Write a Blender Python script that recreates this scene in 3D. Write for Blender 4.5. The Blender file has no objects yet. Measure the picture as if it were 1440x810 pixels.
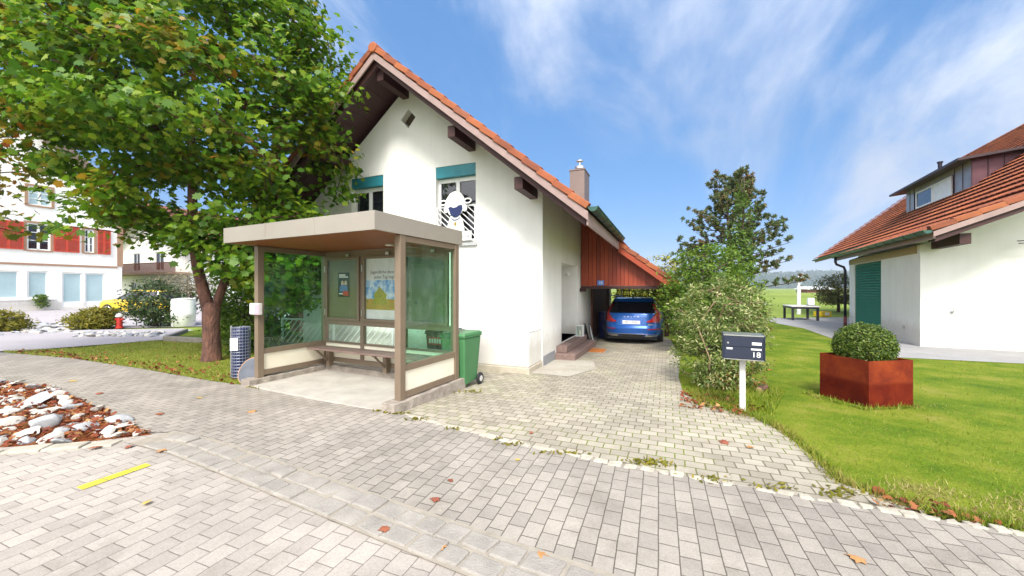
import bpy, bmesh, math, random
import numpy as np
from mathutils import Vector, Matrix
from mathutils.geometry import tessellate_polygon

random.seed(7)
rng = np.random.default_rng(11)
S = bpy.context.scene
COL = S.collection
R = math.radians
FPX, CAMH = 535.0, 1.6            # focal length in photo pixels, eye height in metres

# ------------------------------------------------------------------ terrain
def lerp(p, y):
    if y <= p[0][0]: return p[0][1]
    for (a, b), (c, d) in zip(p, p[1:]):
        if y <= c: return b + (d - b) * (y - a) / (c - a)
    return p[-1][1]
def ss(a, b, x):
    t = min(1.0, max(0.0, (x - a) / (b - a))); return t * t * (3 - 2 * t)
def gz(x, y):
    A = lerp([(4.8, 0), (7, -.09), (12.6, -.19), (60, -.2)], y)
    B = lerp([(5, 0), (20, -.1), (60, -.1)], y)
    w = ss(-5, -2, x) * (1 - ss(3.5, 6.5, x)) * (1 - ss(16, 24, y))
    return A * w + B * (1 - w)
def at(u, v):
    """point of the ground a surveyor's sight line (u, v) meets"""
    z = 0
    for _ in range(25):
        Y = FPX * (CAMH - z) / (v - 405.0); X = (u - 720.0) / FPX * Y; z = gz(X, Y)
    return Vector((X, Y, z))

# ------------------------------------------------------------------ materials
def nt(name):
    m = bpy.data.materials.new(name); m.use_nodes = True
    t = m.node_tree; t.nodes.clear()
    o = t.nodes.new('ShaderNodeOutputMaterial'); b = t.nodes.new('ShaderNodeBsdfPrincipled')
    t.links.new(b.outputs[0], o.inputs[0])
    return m, t, b, o
def N(t, typ, **kw):
    n = t.nodes.new('ShaderNode' + typ)
    for k, v in kw.items(): setattr(n, k, v)
    return n
def setc(s, c): s.default_value = (c[0], c[1], c[2], 1)
def ramp(t, stops, fac=None, interp='LINEAR'):
    r = N(t, 'ValToRGB'); e = r.color_ramp.elements; r.color_ramp.interpolation = interp
    while len(e) < len(stops): e.new(.5)
    for k, (p, c) in enumerate(stops):
        e[k].position = p; e[k].color = (c[0], c[1], c[2], 1) if len(c) == 3 else c
    if fac is not None: t.links.new(fac, r.inputs[0])
    return r
def noise(t, vec, scale, detail=5, rough=.6, dist=0):
    n = N(t, 'TexNoise'); n.inputs['Scale'].default_value = scale; n.inputs['Detail'].default_value = detail
    n.inputs['Roughness'].default_value = rough; n.inputs['Distortion'].default_value = dist
    if vec is not None: t.links.new(vec, n.inputs['Vector'])
    return n
def objvec(t): return N(t, 'TexCoord').outputs['Object']
def bump(t, b, h, strength=.3, dist=.02):
    n = N(t, 'Bump'); n.inputs['Strength'].default_value = strength; n.inputs['Distance'].default_value = dist
    t.links.new(h, n.inputs['Height']); t.links.new(n.outputs[0], b.inputs['Normal'])
    return n
def mixc(t, fac, a, b, blend='MIX'):
    m = N(t, 'Mix', data_type='RGBA', blend_type=blend)
    for s, v in ((m.inputs[6], a), (m.inputs[7], b)):
        if isinstance(v, tuple): setc(s, v)
        else: t.links.new(v, s)
    if isinstance(fac, (int, float)): m.inputs[0].default_value = fac
    else: t.links.new(fac, m.inputs[0])
    return m.outputs[2]
def pm(name, c, c2=None, rough=.6, scale=4, bmp=0, bscale=60, metal=0, spec=.5, coat=0, stretch=None, bd=.01):
    m, t, b, o = nt(name)
    v = objvec(t)
    if stretch:
        mp = N(t, 'Mapping'); mp.inputs['Scale'].default_value = stretch; t.links.new(v, mp.inputs[0]); v = mp.outputs[0]
    c2 = c2 or tuple(x * .86 for x in c)
    n = noise(t, v, scale, 6, .65)
    r = ramp(t, [(.3, c2), (.68, c)], n.outputs['Fac'])
    t.links.new(r.outputs[0], b.inputs['Base Color'])
    b.inputs['Roughness'].default_value = rough; b.inputs['Metallic'].default_value = metal
    b.inputs['Specular IOR Level'].default_value = spec; b.inputs['Coat Weight'].default_value = coat
    if bmp: bump(t, b, noise(t, v, bscale, 4, .6).outputs['Fac'], bmp, bd)
    return m
def glass_mat(name, tint, refl=.5, rough=0.0):
    m, t, b, o = nt(name); t.nodes.remove(b)
    tr = N(t, 'BsdfTransparent'); setc(tr.inputs[0], tint)
    gl = N(t, 'BsdfGlossy'); gl.inputs['Roughness'].default_value = rough; setc(gl.inputs[0], (.95, 1, .97))
    fr = N(t, 'Fresnel'); fr.inputs[0].default_value = 1.5
    ge = N(t, 'NewGeometry'); iv = N(t, 'Math', operation='SUBTRACT'); iv.inputs[0].default_value = 1; t.links.new(ge.outputs['Backfacing'], iv.inputs[1])
    m0 = N(t, 'Math', operation='MULTIPLY'); t.links.new(fr.outputs[0], m0.inputs[0]); t.links.new(iv.outputs[0], m0.inputs[1])
    mu = N(t, 'Math', operation='MULTIPLY'); mu.inputs[1].default_value = refl * 2; t.links.new(m0.outputs[0], mu.inputs[0])
    df = N(t, 'BsdfDiffuse'); setc(df.inputs[0], (.62, .66, .62)); mpg = N(t, 'Mapping'); mpg.inputs['Scale'].default_value = (1, 1, .35); t.links.new(objvec(t), mpg.inputs[0])
    sm_ = ramp(t, [(.42, (0, 0, 0)), (.85, (.07, .07, .07))], noise(t, mpg.outputs[0], 7, 7, .7).outputs['Fac'])
    m1 = N(t, 'MixShader'); t.links.new(sm_.outputs[0], m1.inputs[0]); t.links.new(tr.outputs[0], m1.inputs[1]); t.links.new(df.outputs[0], m1.inputs[2])
    mx = N(t, 'MixShader'); t.links.new(mu.outputs[0], mx.inputs[0]); t.links.new(m1.outputs[0], mx.inputs[1]); t.links.new(gl.outputs[0], mx.inputs[2])
    t.links.new(mx.outputs[0], o.inputs[0])
    return m
def leaf_mat(name, stops, autumn=None, transl=.48, rough=.45, nscale=.55):
    """leaf colour varies leaf by leaf, with patches that have turned"""
    m, t, b, o = nt(name)
    g = N(t, 'NewGeometry')
    r = ramp(t, stops, g.outputs['Random Per Island'])
    col = r.outputs[0]
    if autumn:
        n = noise(t, objvec(t), nscale, 2, .5)
        a = N(t, 'Math', operation='ADD'); t.links.new(n.outputs['Fac'], a.inputs[0])
        ms = N(t, 'Math', operation='MULTIPLY_ADD'); t.links.new(g.outputs['Random Per Island'], ms.inputs[0]); ms.inputs[1].default_value = 7.31
        ms.inputs[2].default_value = 0
        fr = N(t, 'Math', operation='FRACT'); t.links.new(ms.outputs[0], fr.inputs[0])
        m2 = N(t, 'Math', operation='MULTIPLY'); t.links.new(fr.outputs[0], m2.inputs[0]); m2.inputs[1].default_value = .38
        t.links.new(m2.outputs[0], a.inputs[1])
        k = ramp(t, [(autumn[0], (0, 0, 0)), (autumn[1], (1, 1, 1))], a.outputs[0])
        ms3 = N(t, 'Math', operation='MULTIPLY'); t.links.new(g.outputs['Random Per Island'], ms3.inputs[0]); ms3.inputs[1].default_value = 13.7
        fr3 = N(t, 'Math', operation='FRACT'); t.links.new(ms3.outputs[0], fr3.inputs[0])
        au = ramp(t, autumn[2], fr3.outputs[0])
        col = mixc(t, k.outputs[0], col, au.outputs[0])
    t.links.new(col, b.inputs['Base Color']); b.inputs['Roughness'].default_value = rough
    b.inputs['Specular IOR Level'].default_value = .35
    tl = N(t, 'BsdfTranslucent'); t.links.new(col, tl.inputs[0])
    mx = N(t, 'MixShader'); mx.inputs[0].default_value = transl
    t.links.new(b.outputs[0], mx.inputs[1]); t.links.new(tl.outputs[0], mx.inputs[2]); t.links.new(mx.outputs[0], o.inputs[0])
    return m
def paver_mat(name, rot, bw, rh, c1, c2, mort, moss=0, stain=.25, msize=.009, off=.5, wob=.012, mossc=(.16, .2, .03)):
    m, t, b, o = nt(name)
    v = objvec(t)
    mp = N(t, 'Mapping'); mp.inputs['Rotation'].default_value = (0, 0, R(rot)); t.links.new(v, mp.inputs[0])
    nz = noise(t, v, 2.2, 3); sub = N(t, 'VectorMath', operation='SUBTRACT'); t.links.new(nz.outputs['Color'], sub.inputs[0]); sub.inputs[1].default_value = (.5, .5, .5)
    sc = N(t, 'VectorMath', operation='SCALE'); t.links.new(sub.outputs[0], sc.inputs[0]); sc.inputs['Scale'].default_value = wob * 2
    ad = N(t, 'VectorMath', operation='ADD'); t.links.new(mp.outputs[0], ad.inputs[0]); t.links.new(sc.outputs[0], ad.inputs[1])
    br = N(t, 'TexBrick'); br.offset = off; br.inputs['Scale'].default_value = 1
    br.inputs['Brick Width'].default_value = bw; br.inputs['Row Height'].default_value = rh
    br.inputs['Mortar Size'].default_value = msize * .5; br.inputs['Mortar Smooth'].default_value = .25; br.inputs['Bias'].default_value = 0
    t.links.new(ad.outputs[0], br.inputs['Vector'])
    setc(br.inputs['Color1'], c1); setc(br.inputs['Color2'], c2)
    if moss:
        mn = noise(t, v, 1.1, 4, .65)
        mr = ramp(t, [(.46, mort), (.60, mossc)], mn.outputs['Fac'])
        t.links.new(mr.outputs[0], br.inputs['Mortar'])
    else: setc(br.inputs['Mortar'], mort)
    st = noise(t, v, .55, 7, .68)
    k = ramp(t, [(.3, (1 - stain,) * 3), (.65, (1.06,) * 3)], st.outputs['Fac'])
    col = mixc(t, 1.0, br.outputs['Color'], k.outputs[0], 'MULTIPLY')
    g2 = noise(t, v, 2.6, 6, .72); kg = ramp(t, [(.34, (.80, .79, .77)), (.5, (1, 1, 1))], g2.outputs['Fac']); col = mixc(t, .8, col, kg.outputs[0], 'MULTIPLY')
    fn = noise(t, v, 130, 3, .7)
    k2 = ramp(t, [(.3, (.74,) * 3), (.62, (1.1,) * 3)], fn.outputs['Fac'])
    col = mixc(t, .8, col, k2.outputs[0], 'MULTIPLY')
    t.links.new(col, b.inputs['Base Color']); b.inputs['Roughness'].default_value = .85; b.inputs['Specular IOR Level'].default_value = .25
    iv = N(t, 'Math', operation='SUBTRACT'); iv.inputs[0].default_value = 1; t.links.new(br.outputs['Fac'], iv.inputs[1])
    m3 = N(t, 'Math', operation='MULTIPLY_ADD'); t.links.new(fn.outputs['Fac'], m3.inputs[0]); m3.inputs[1].default_value = .25; t.links.new(iv.outputs[0], m3.inputs[2])
    bump(t, b, m3.outputs[0], .6, .008)
    return m

# ------------------------------------------------------------------ mesh helpers
class MB:
    def __init__(s): s.v = []; s.f = []; s.M = Matrix.Identity(4)
    def add(s, vs, fs):
        o = len(s.v); s.v += [tuple(s.M @ Vector(p)) for p in vs]; s.f += [tuple(i + o for i in f) for f in fs]; return s
    def box(s, x0, x1, y0, y1, z0, z1):
        return s.add([(x0, y0, z0), (x1, y0, z0), (x1, y1, z0), (x0, y1, z0), (x0, y0, z1), (x1, y0, z1), (x1, y1, z1), (x0, y1, z1)],
                     [(3, 2, 1, 0), (4, 5, 6, 7), (0, 1, 5, 4), (1, 2, 6, 5), (2, 3, 7, 6), (3, 0, 4, 7)])
    def hexa(s, b, t):
        return s.add(list(b) + list(t), [(3, 2, 1, 0), (4, 5, 6, 7), (0, 1, 5, 4), (1, 2, 6, 5), (2, 3, 7, 6), (3, 0, 4, 7)])
    def bar(s, a, b, w, h, up=(0, 0, 1)):
        a = Vector(a); b = Vector(b); d = (b - a).normalized(); u = Vector(up)
        sd = d.cross(u)
        if sd.length < 1e-4: sd = d.cross(Vector((0, 1, 0)))
        sd.normalize(); u = sd.cross(d).normalized()
        q = [(-w / 2, -h / 2), (w / 2, -h / 2), (w / 2, h / 2), (-w / 2, h / 2)]
        return s.hexa([a + sd * x + u * y for x, y in q], [b + sd * x + u * y for x, y in q])
    def tube(s, pts, rad, n=8, cap=True):
        pts = [Vector(p) for p in pts]
        if not hasattr(rad, '__len__'): rad = [rad] * len(pts)
        vs = []; fs = []; prev = None
        for i, p in enumerate(pts):
            d = (pts[min(i + 1, len(pts) - 1)] - pts[max(i - 1, 0)]).normalized()
            if prev is None:
                a = d.cross(Vector((0, 0, 1)))
                if a.length < .1: a = d.cross(Vector((1, 0, 0)))
            else: a = prev - d * prev.dot(d)
            a.normalize(); prev = a; c = d.cross(a)
            for k in range(n):
                th = 2 * math.pi * k / n; vs.append(p + (a * math.cos(th) + c * math.sin(th)) * rad[i])
        for i in range(len(pts) - 1):
            for k in range(n):
                fs.append((i * n + k, i * n + (k + 1) % n, (i + 1) * n + (k + 1) % n, (i + 1) * n + k))
        if cap: fs.append(tuple(reversed(range(n)))); fs.append(tuple(range((len(pts) - 1) * n, len(pts) * n)))
        return s.add(vs, fs)
    def lathe(s, prof, n=20, c=(0, 0, 0), sx=1, sy=1):
        vs = []; fs = []
        for r, z in prof:
            for k in range(n):
                th = 2 * math.pi * k / n; vs.append((c[0] + r * math.cos(th) * sx, c[1] + r * math.sin(th) * sy, c[2] + z))
        for i in range(len(prof) - 1):
            for k in range(n): fs.append((i * n + k, i * n + (k + 1) % n, (i + 1) * n + (k + 1) % n, (i + 1) * n + k))
        fs.append(tuple(reversed(range(n)))); fs.append(tuple(range((len(prof) - 1) * n, len(prof) * n)))
        return s.add(vs, fs)
    def prism(s, poly, a, b, ax='y'):
        """poly in the plane across the axis, extruded from a to b along it"""
        f = {'y': lambda p, q: (p[0], q, p[1]), 'x': lambda p, q: (q, p[0], p[1]), 'z': lambda p, q: (p[0], p[1], q)}[ax]
        n = len(poly)
        vs = [f(p, a) for p in poly] + [f(p, b) for p in poly]
        fs = [tuple(range(n)), tuple(reversed(range(n, 2 * n)))] + [(i, n + i, n + (i + 1) % n, (i + 1) % n) for i in range(n)]
        return s.add(vs, fs)
    def panel(s, outer, holes, f, depth, rim=False):
        """wall face with holes; f(a, b, d) maps to space; hole reveals run to `depth`, outer rim too"""
        polys = [[Vector((p[0], p[1], 0)) for p in outer]] + [[Vector((p[0], p[1], 0)) for p in h] for h in holes]
        flat = [p for q in polys for p in q]
        tri = tessellate_polygon(polys)
        s.add([f(p.x, p.y, 0) for p in flat], tri)
        for q in (polys if rim else polys[1:]):
            n = len(q)
            s.add([f(p.x, p.y, 0) for p in q] + [f(p.x, p.y, depth) for p in q], [(i, (i + 1) % n, n + (i + 1) % n, n + i) for i in range(n)])
        return s
    def build(s, name, mat, parent=None, smooth=False, bevel=0, seg=2, fix=True):
        me = bpy.data.meshes.new(name); me.from_pydata(s.v, [], s.f)
        if fix:
            bm = bmesh.new(); bm.from_mesh(me); bmesh.ops.recalc_face_normals(bm, faces=bm.faces[:]); bm.to_mesh(me); bm.free()
        me.update()
        ob = bpy.data.objects.new(name, me); COL.objects.link(ob)
        if mat: me.materials.append(mat)
        if parent: ob.parent = parent
        if smooth:
            me.polygons.foreach_set('use_smooth', [True] * len(me.polygons))
            if smooth == 'auto':
                try: me.set_sharp_from_angle(angle=R(40))
                except Exception: pass
        if bevel:
            md = ob.modifiers.new('Bevel', 'BEVEL'); md.width = bevel; md.segments = seg; md.limit_method = 'ANGLE'; md.angle_limit = R(35)
        return ob
def build_each(mb, name, mat, parent=None, **kw):
    """every separate piece of the builder as an object of its own"""
    par = list(range(len(mb.v)))
    def root(i):
        while par[i] != i: par[i] = par[par[i]]; i = par[i]
        return i
    for f in mb.f:
        for i in f[1:]: par[root(i)] = root(f[0])
    g = {}
    for f in mb.f: g.setdefault(root(f[0]), []).append(f)
    for fs in g.values():
        ids = sorted({i for f in fs for i in f}); k = {i: n for n, i in enumerate(ids)}
        m2 = MB(); m2.v = [mb.v[i] for i in ids]; m2.f = [tuple(k[i] for i in f) for f in fs]; m2.build(name, mat, parent, **kw)
def sink(ob, z):
    for v in ob.data.vertices: v.co.z += z
def tag(o, label=None, cat=None, group=None, kind=None):
    if label: o['label'] = label
    if cat: o['category'] = cat
    if group: o['group'] = group
    if kind: o['kind'] = kind
    return o
def thing(name, label, cat, loc=(0, 0, 0), rz=0, group=None):
    o = bpy.data.objects.new(name, None); COL.objects.link(o); o.location = loc; o.rotation_euler = (0, 0, rz); o.empty_display_size = .2
    return tag(o, label, cat, group)
def text_mb(txt, size, f, depth=0, mb=None):
    """lettering as mesh; f(x, y) maps the flat letters to space"""
    cu = bpy.data.curves.new('lettering', 'FONT'); cu.body = txt; cu.size = size; cu.align_x = 'CENTER'; cu.align_y = 'CENTER'; cu.resolution_u = 3
    ob = bpy.data.objects.new('lettering', cu); COL.objects.link(ob)
    me = bpy.data.meshes.new_from_object(ob.evaluated_get(bpy.context.evaluated_depsgraph_get()))
    mb = mb or MB()
    mb.add([f(v.co.x, v.co.y) for v in me.vertices], [tuple(p.vertices) for p in me.polygons])
    bpy.data.objects.remove(ob); bpy.data.curves.remove(cu); bpy.data.meshes.remove(me)
    return mb
def np_mesh(name, V, n, mat, parent=None):
    """V: (count*n, 3) vertices of `count` loose n-gons"""
    cnt = len(V) // n
    me = bpy.data.meshes.new(name)
    me.vertices.add(cnt * n); me.vertices.foreach_set('co', V.astype(np.float32).ravel())
    me.loops.add(cnt * n); me.loops.foreach_set('vertex_index', np.arange(cnt * n, dtype=np.int32))
    me.polygons.add(cnt); me.polygons.foreach_set('loop_start', np.arange(0, cnt * n, n, dtype=np.int32))
    try: me.polygons.foreach_set('loop_total', np.full(cnt, n, dtype=np.int32))
    except Exception: pass
    me.update(calc_edges=True); me.validate()
    me.materials.append(mat)
    o = bpy.data.objects.new(name, me); COL.objects.link(o)
    if parent: o.parent = parent
    return o
MAPLE = np.array([(0, -.42), (.12, -.27), (.40, -.36), (.37, -.13), (.60, .10), (.37, .15), (.31, .34), (.13, .31), (0, .62), (-.13, .31), (-.31, .34), (-.37, .15), (-.60, .10), (-.37, -.13), (-.40, -.36), (-.12, -.27)])
OVAL = np.array([(0, -.5), (.17, -.25), (.22, .05), (.12, .35), (0, .5), (-.12, .35), (-.22, .05), (-.17, -.25)])
BLADE = np.array([(-.06, 0), (.06, 0), (0, 1)])
def unit(a): return a / (np.linalg.norm(a, axis=1, keepdims=True) + 1e-9)
def leaves(C, Nn, size, shape, curl=.25, tip=None):
    """loose leaf polygons at C facing Nn; tip: direction the leaf points"""
    n = unit(Nn)
    r = rng.normal(size=C.shape) if tip is None else tip + .35 * rng.normal(size=C.shape)
    b = unit(r - n * np.sum(r * n, 1, keepdims=True)); a = np.cross(b, n)
    x = shape[:, 0][None, :, None]; y = shape[:, 1][None, :, None]; sz = size[:, None, None]
    cu = (curl * rng.uniform(.3, 1.3, len(C)))[:, None, None]
    V = C[:, None, :] + sz * (x * a[:, None, :] + y * b[:, None, :] - cu * (np.abs(x) * 1.2 + y * y * .8) * n[:, None, :])
    return V.reshape(-1, 3)
def lobe_points(lobes, n, shell=.5):
    w = np.array([l[1][0] * l[1][1] * l[1][2] for l in lobes]) ** .8; w /= w.sum()
    k = rng.choice(len(lobes), n, p=w)
    d = unit(rng.normal(size=(n, 3))); r = (shell + (1 - shell) * rng.uniform(0, 1, n) ** .6)[:, None]
    c = np.array([l[0] for l in lobes])[k]; rad = np.array([l[1] for l in lobes])[k]
    return c + d * r * rad, d
def sprays(P, D, per, sr, flat=.45):
    """leaf positions gathered in sprays round the points P"""
    n = len(P); q = rng.normal(size=(n, per, 3)) * np.array([sr, sr, sr * flat])
    C = (P[:, None, :] + q).reshape(-1, 3); O = np.repeat(D, per, 0)
    return C, O
def branches(mb, trunk, P, rbase, rtip=.006, n=5, wob=.12):
    """limbs growing from the trunk line to the points P, thickness by what they carry"""
    nodes = [Vector(p) for p, _ in trunk]; par = [i - 1 for i in range(len(nodes))]; own = len(nodes)
    order = sorted(range(len(P)), key=lambda i: (Vector(P[i]) - nodes[-1]).length)
    load = [0] * own; arr = np.array([tuple(p) for p in nodes])
    for i in order:
        p = Vector(P[i]); dd = np.linalg.norm(arr - np.array(p), axis=1) + np.maximum(0, arr[:, 2] - p.z + .1) * .8
        j = int(np.argmin(dd)); a = nodes[j]; L = (p - a).length; k = max(1, int(L / .45)); last = j
        for s in range(1, k + 1):
            q = a.lerp(p, s / k)
            if s < k: q += Vector(rng.normal(size=3)) * wob * min(L, 1) * .6
            nodes.append(q); par.append(last); load.append(0); last = len(nodes) - 1
        arr = np.array([tuple(p) for p in nodes]); load[last] += 1
    for i in range(len(nodes) - 1, 0, -1): load[par[i]] += load[i]
    tot = max(1, load[0])
    for i in range(own, len(nodes)):
        f = lambda w: rtip + rbase * (w / tot) ** .55
        mb.tube([nodes[par[i]], nodes[i]], [f(load[i] + .5), f(load[i])], n, cap=False)
    return mb
def sheet(name, poly, lift, mat, step=.6, kind='structure'):
    bm = bmesh.new(); bm.faces.new([bm.verts.new((p[0], p[1], 0)) for p in poly])
    xs = [p[0] for p in poly]; ys = [p[1] for p in poly]
    for k, (lo, hi) in enumerate(((min(xs), max(xs)), (min(ys), max(ys)))):
        c = lo + step
        while c < hi:
            co = (c, 0, 0) if k == 0 else (0, c, 0); no = (1, 0, 0) if k == 0 else (0, 1, 0)
            bmesh.ops.bisect_plane(bm, geom=bm.verts[:] + bm.edges[:] + bm.faces[:], plane_co=co, plane_no=no); c += step
    bmesh.ops.triangulate(bm, faces=[f for f in bm.faces if len(f.verts) > 4])
    for v in bm.verts: v.co.z = gz(v.co.x, v.co.y) + lift
    bmesh.ops.recalc_face_normals(bm, faces=bm.faces[:])
    if bm.faces and sum(f.normal.z for f in bm.faces) < 0: bmesh.ops.reverse_faces(bm, faces=bm.faces[:])
    me = bpy.data.meshes.new(name); bm.to_mesh(me); bm.free(); me.materials.append(mat)
    o = bpy.data.objects.new(name, me); COL.objects.link(o); return tag(o, kind=kind)
def inside(poly, x, y):
    r = np.zeros(len(x), bool); n = len(poly)
    for i in range(n):
        x0, y0 = poly[i][0], poly[i][1]; x1, y1 = poly[(i + 1) % n][0], poly[(i + 1) % n][1]
        c = ((y0 > y) != (y1 > y)) & (x < (x1 - x0) * (y - y0) / (y1 - y0 + 1e-12) + x0); r ^= c
    return r
gzv = np.vectorize(gz)

# ------------------------------------------------------------------ palette
M = {}
def plaster(name, c, c2):
    m, t, b, o = nt(name); v = objvec(t)
    r = ramp(t, [(.3, c2), (.68, c)], noise(t, v, 1.2, 6, .65).outputs['Fac'])
    mp = N(t, 'Mapping'); mp.inputs['Scale'].default_value = (3.2, 3.2, .16); t.links.new(v, mp.inputs[0])
    st = ramp(t, [(.42, (.87, .85, .81)), (.60, (1, 1, 1))], noise(t, mp.outputs[0], 1.3, 6, .65).outputs['Fac'])
    col = mixc(t, .2, r.outputs[0], st.outputs[0], 'MULTIPLY')
    sx = N(t, 'SeparateXYZ'); t.links.new(v, sx.inputs[0])
    ad = N(t, 'Math', operation='MULTIPLY_ADD'); t.links.new(noise(t, v, 5, 6, .7).outputs['Fac'], ad.inputs[0]); ad.inputs[1].default_value = -.75; t.links.new(sx.outputs['Z'], ad.inputs[2])
    sp = ramp(t, [(.0, (.62, .57, .49)), (.28, (1, 1, 1))], ad.outputs[0])
    col = mixc(t, .5, col, sp.outputs[0], 'MULTIPLY')
    t.links.new(col, b.inputs['Base Color']); b.inputs['Roughness'].default_value = .88; b.inputs['Specular IOR Level'].default_value = .2
    bump(t, b, noise(t, v, 150, 4, .6).outputs['Fac'], .35, .005)
    return m
M['plaster'] = plaster('white_plaster', (.84, .83, .80), (.77, .76, .73))
M['plaster_warm'] = plaster('warm_plaster', (.83, .82, .785), (.765, .755, .715))
M['base_stone'] = pm('pale_base_render', (.52, .46, .36), (.36, .31, .24), .9, 6, .4, 60)
M['grey_base'] = pm('grey_base_render', (.26, .26, .27), None, .8, 6, .3, 80)
M['darkwood'] = pm('dark_red_stained_wood', (.055, .012, .009), (.028, .007, .006), .6, 3, .3, 40, stretch=(1, 9, 9))
M['mauve'] = pm('painted_fascia_board', (.32, .22, .20), (.25, .17, .155), .6, 4, .15, 60)
M['tile'] = None
M['glass_dark'] = pm('dark_window_glass', (.012, .013, .02), (.008, .009, .012), .03, 1, spec=.9)
M['glass_blue'] = pm('pale_blind_glass', (.42, .55, .58), (.34, .47, .50), .12, .8, spec=.8)
M['white_paint'] = pm('white_paint', (.82, .82, .80), None, .4, 6)
M['teal'] = pm('teal_blind_box', (.03, .24, .30), (.022, .19, .245), .45, 5, .1, 60)
M['sill'] = pm('grey_stone_sill', (.42, .43, .43), None, .8, 20)
M['bronze'] = pm('bronze_metal', (.235, .175, .12), (.205, .15, .105), .45, 3, metal=.25)
M['fascia_beige'] = pm('beige_metal_fascia', (.315, .28, .235), (.28, .247, .207), .45, 1.5, metal=.1)
M['ceil_wood'] = pm('warm_wood_ceiling', (.27, .080, .012), (.17, .046, .008), .5, 4, .1, 60, stretch=(1, 14, 1))
M['cream'] = pm('cream_panel', (.80, .74, .60), (.76, .69, .54), .5, 2)
M['bench'] = pm('worn_bench_wood', (.23, .155, .13), (.15, .095, .08), .5, 5, .3, 40, stretch=(1, 12, 1))
M['concrete'] = pm('concrete', (.46, .43, .38), (.33, .30, .26), .9, 2.2, .5, 60)
M['concrete_old'] = pm('weathered_concrete', (.40, .345, .285), (.22, .185, .155), .95, 5, .9, 35, bd=.02)
M['glass_green'] = glass_mat('green_tinted_glass', (.72, .95, .83), .6)
M['glass_clear'] = glass_mat('clear_glass', (.90, .98, .95), .4)
M['case'] = pm('olive_case_back', (.17, .16, .085), (.13, .125, .065), .4, 2)
M['paper'] = pm('white_paper', (.74, .75, .75), None, .6, 3)
M['ink'] = pm('dark_ink', (.03, .03, .035), None, .6, 3)
M['navy'] = pm('navy_blue', (.012, .022, .10), None, .45, 3)
M['bin'] = pm('green_plastic', (.062, .20, .078), (.05, .165, .062), .5, 3, .1, 90)
M['bin_dark'] = pm('dark_green_plastic', (.06, .20, .08), None, .5, 3)
M['rubber'] = pm('black_rubber', (.018, .018, .02), None, .75, 8)
M['black'] = pm('black_metal', (.022, .022, .026), None, .45, 4)
M['steel'] = pm('brushed_steel', (.62, .62, .62), None, .3, 4, metal=.9)
M['anthracite'] = pm('anthracite_powder_coat', (.024, .030, .052), (.021, .026, .045), .5, 4, spec=.3)
M['post_grey'] = pm('pale_post', (.60, .58, .55), None, .5, 5)
M['gutter'] = pm('patinated_copper_gutter', (.05, .12, .095), (.025, .065, .05), .4, 3, metal=.5)
M['pipe'] = pm('dark_copper_pipe', (.025, .022, .03), None, .35, 4, metal=.4)
M['shutter'] = pm('green_roller_shutter', (.02, .20, .10), (.016, .165, .08), .6, 3, spec=.25)
M['redboard'] = None
M['brickbrown'] = pm('brown_boarded_wall', (.22, .075, .04), (.14, .045, .025), .7, 3, .3, 20, stretch=(1, 1, 14))
M['copper_seam'] = pm('aged_copper_cladding', (.16, .075, .085), (.105, .048, .06), .38, 2, metal=.55)
M['tin_light'] = pm('grey_zinc_cladding', (.36, .33, .34), (.27, .24, .25), .4, 3, metal=.5)
M['chimney'] = pm('chimney_cladding', (.20, .15, .13), (.16, .12, .105), .5, 2, metal=.2)
M['step'] = pm('porphyry_step', (.24, .16, .135), (.16, .105, .09), .7, 14, .3, 90)
M['coir'] = pm('orange_coir', (.50, .17, .03), (.36, .11, .02), .95, 30, .6, 160)
M['bark'] = pm('maple_bark', (.19, .085, .058), (.04, .021, .017), .95, 9, 1.0, 22, stretch=(1, 1, .4), bd=.05)
M['tan_twig'] = pm('tan_stem', (.30, .21, .12), (.17, .11, .06), .85, 8)
M['twig'] = pm('dark_twig', (.07, .045, .03), None, .9, 8)
M['soil'] = pm('dark_soil', (.06, .04, .025), None, .95, 20, .5, 40)
M['blue_paint'] = pm('metallic_blue_paint', (.004, .085, .36), (.004, .076, .33), .3, 1, metal=.3, coat=.8)
M['yellow_paint'] = pm('yellow_car_paint', (.75, .50, .01), None, .25, 1, coat=1)
M['red_lens'] = pm('red_lamp_lens', (.42, .012, .008), None, .15, 2, coat=.6)
M['hyd_red'] = pm('red_hydrant_paint', (.50, .03, .02), (.38, .02, .018), .45, 6)
M['red_shut'] = pm('red_shutter_paint', (.52, .055, .022), (.44, .042, .018), .55, 5)
M['brownstone'] = pm('brown_sandstone', (.36, .22, .14), None, .85, 8)
M['rock_white'] = pm('white_limestone', (.62, .59, .53), (.42, .385, .335), .9, 6, .7, 25)
M['rock_grey'] = pm('grey_limestone', (.42, .43, .44), (.30, .30, .30), .9, 5, .7, 22)
M['plastic_blue'] = pm('dark_blue_plastic', (.012, .018, .10), None, .4, 4)
M['sticker_pink'] = pm('pink_panel', (.75, .30, .42), (.80, .45, .55), .4, 9)
M['yellowline'] = paver_mat('worn_yellow_paint', -69, .165, .132, (.70, .58, .04), (.60, .50, .06), (.22, .19, .10), stain=.3, msize=.0065)

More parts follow.
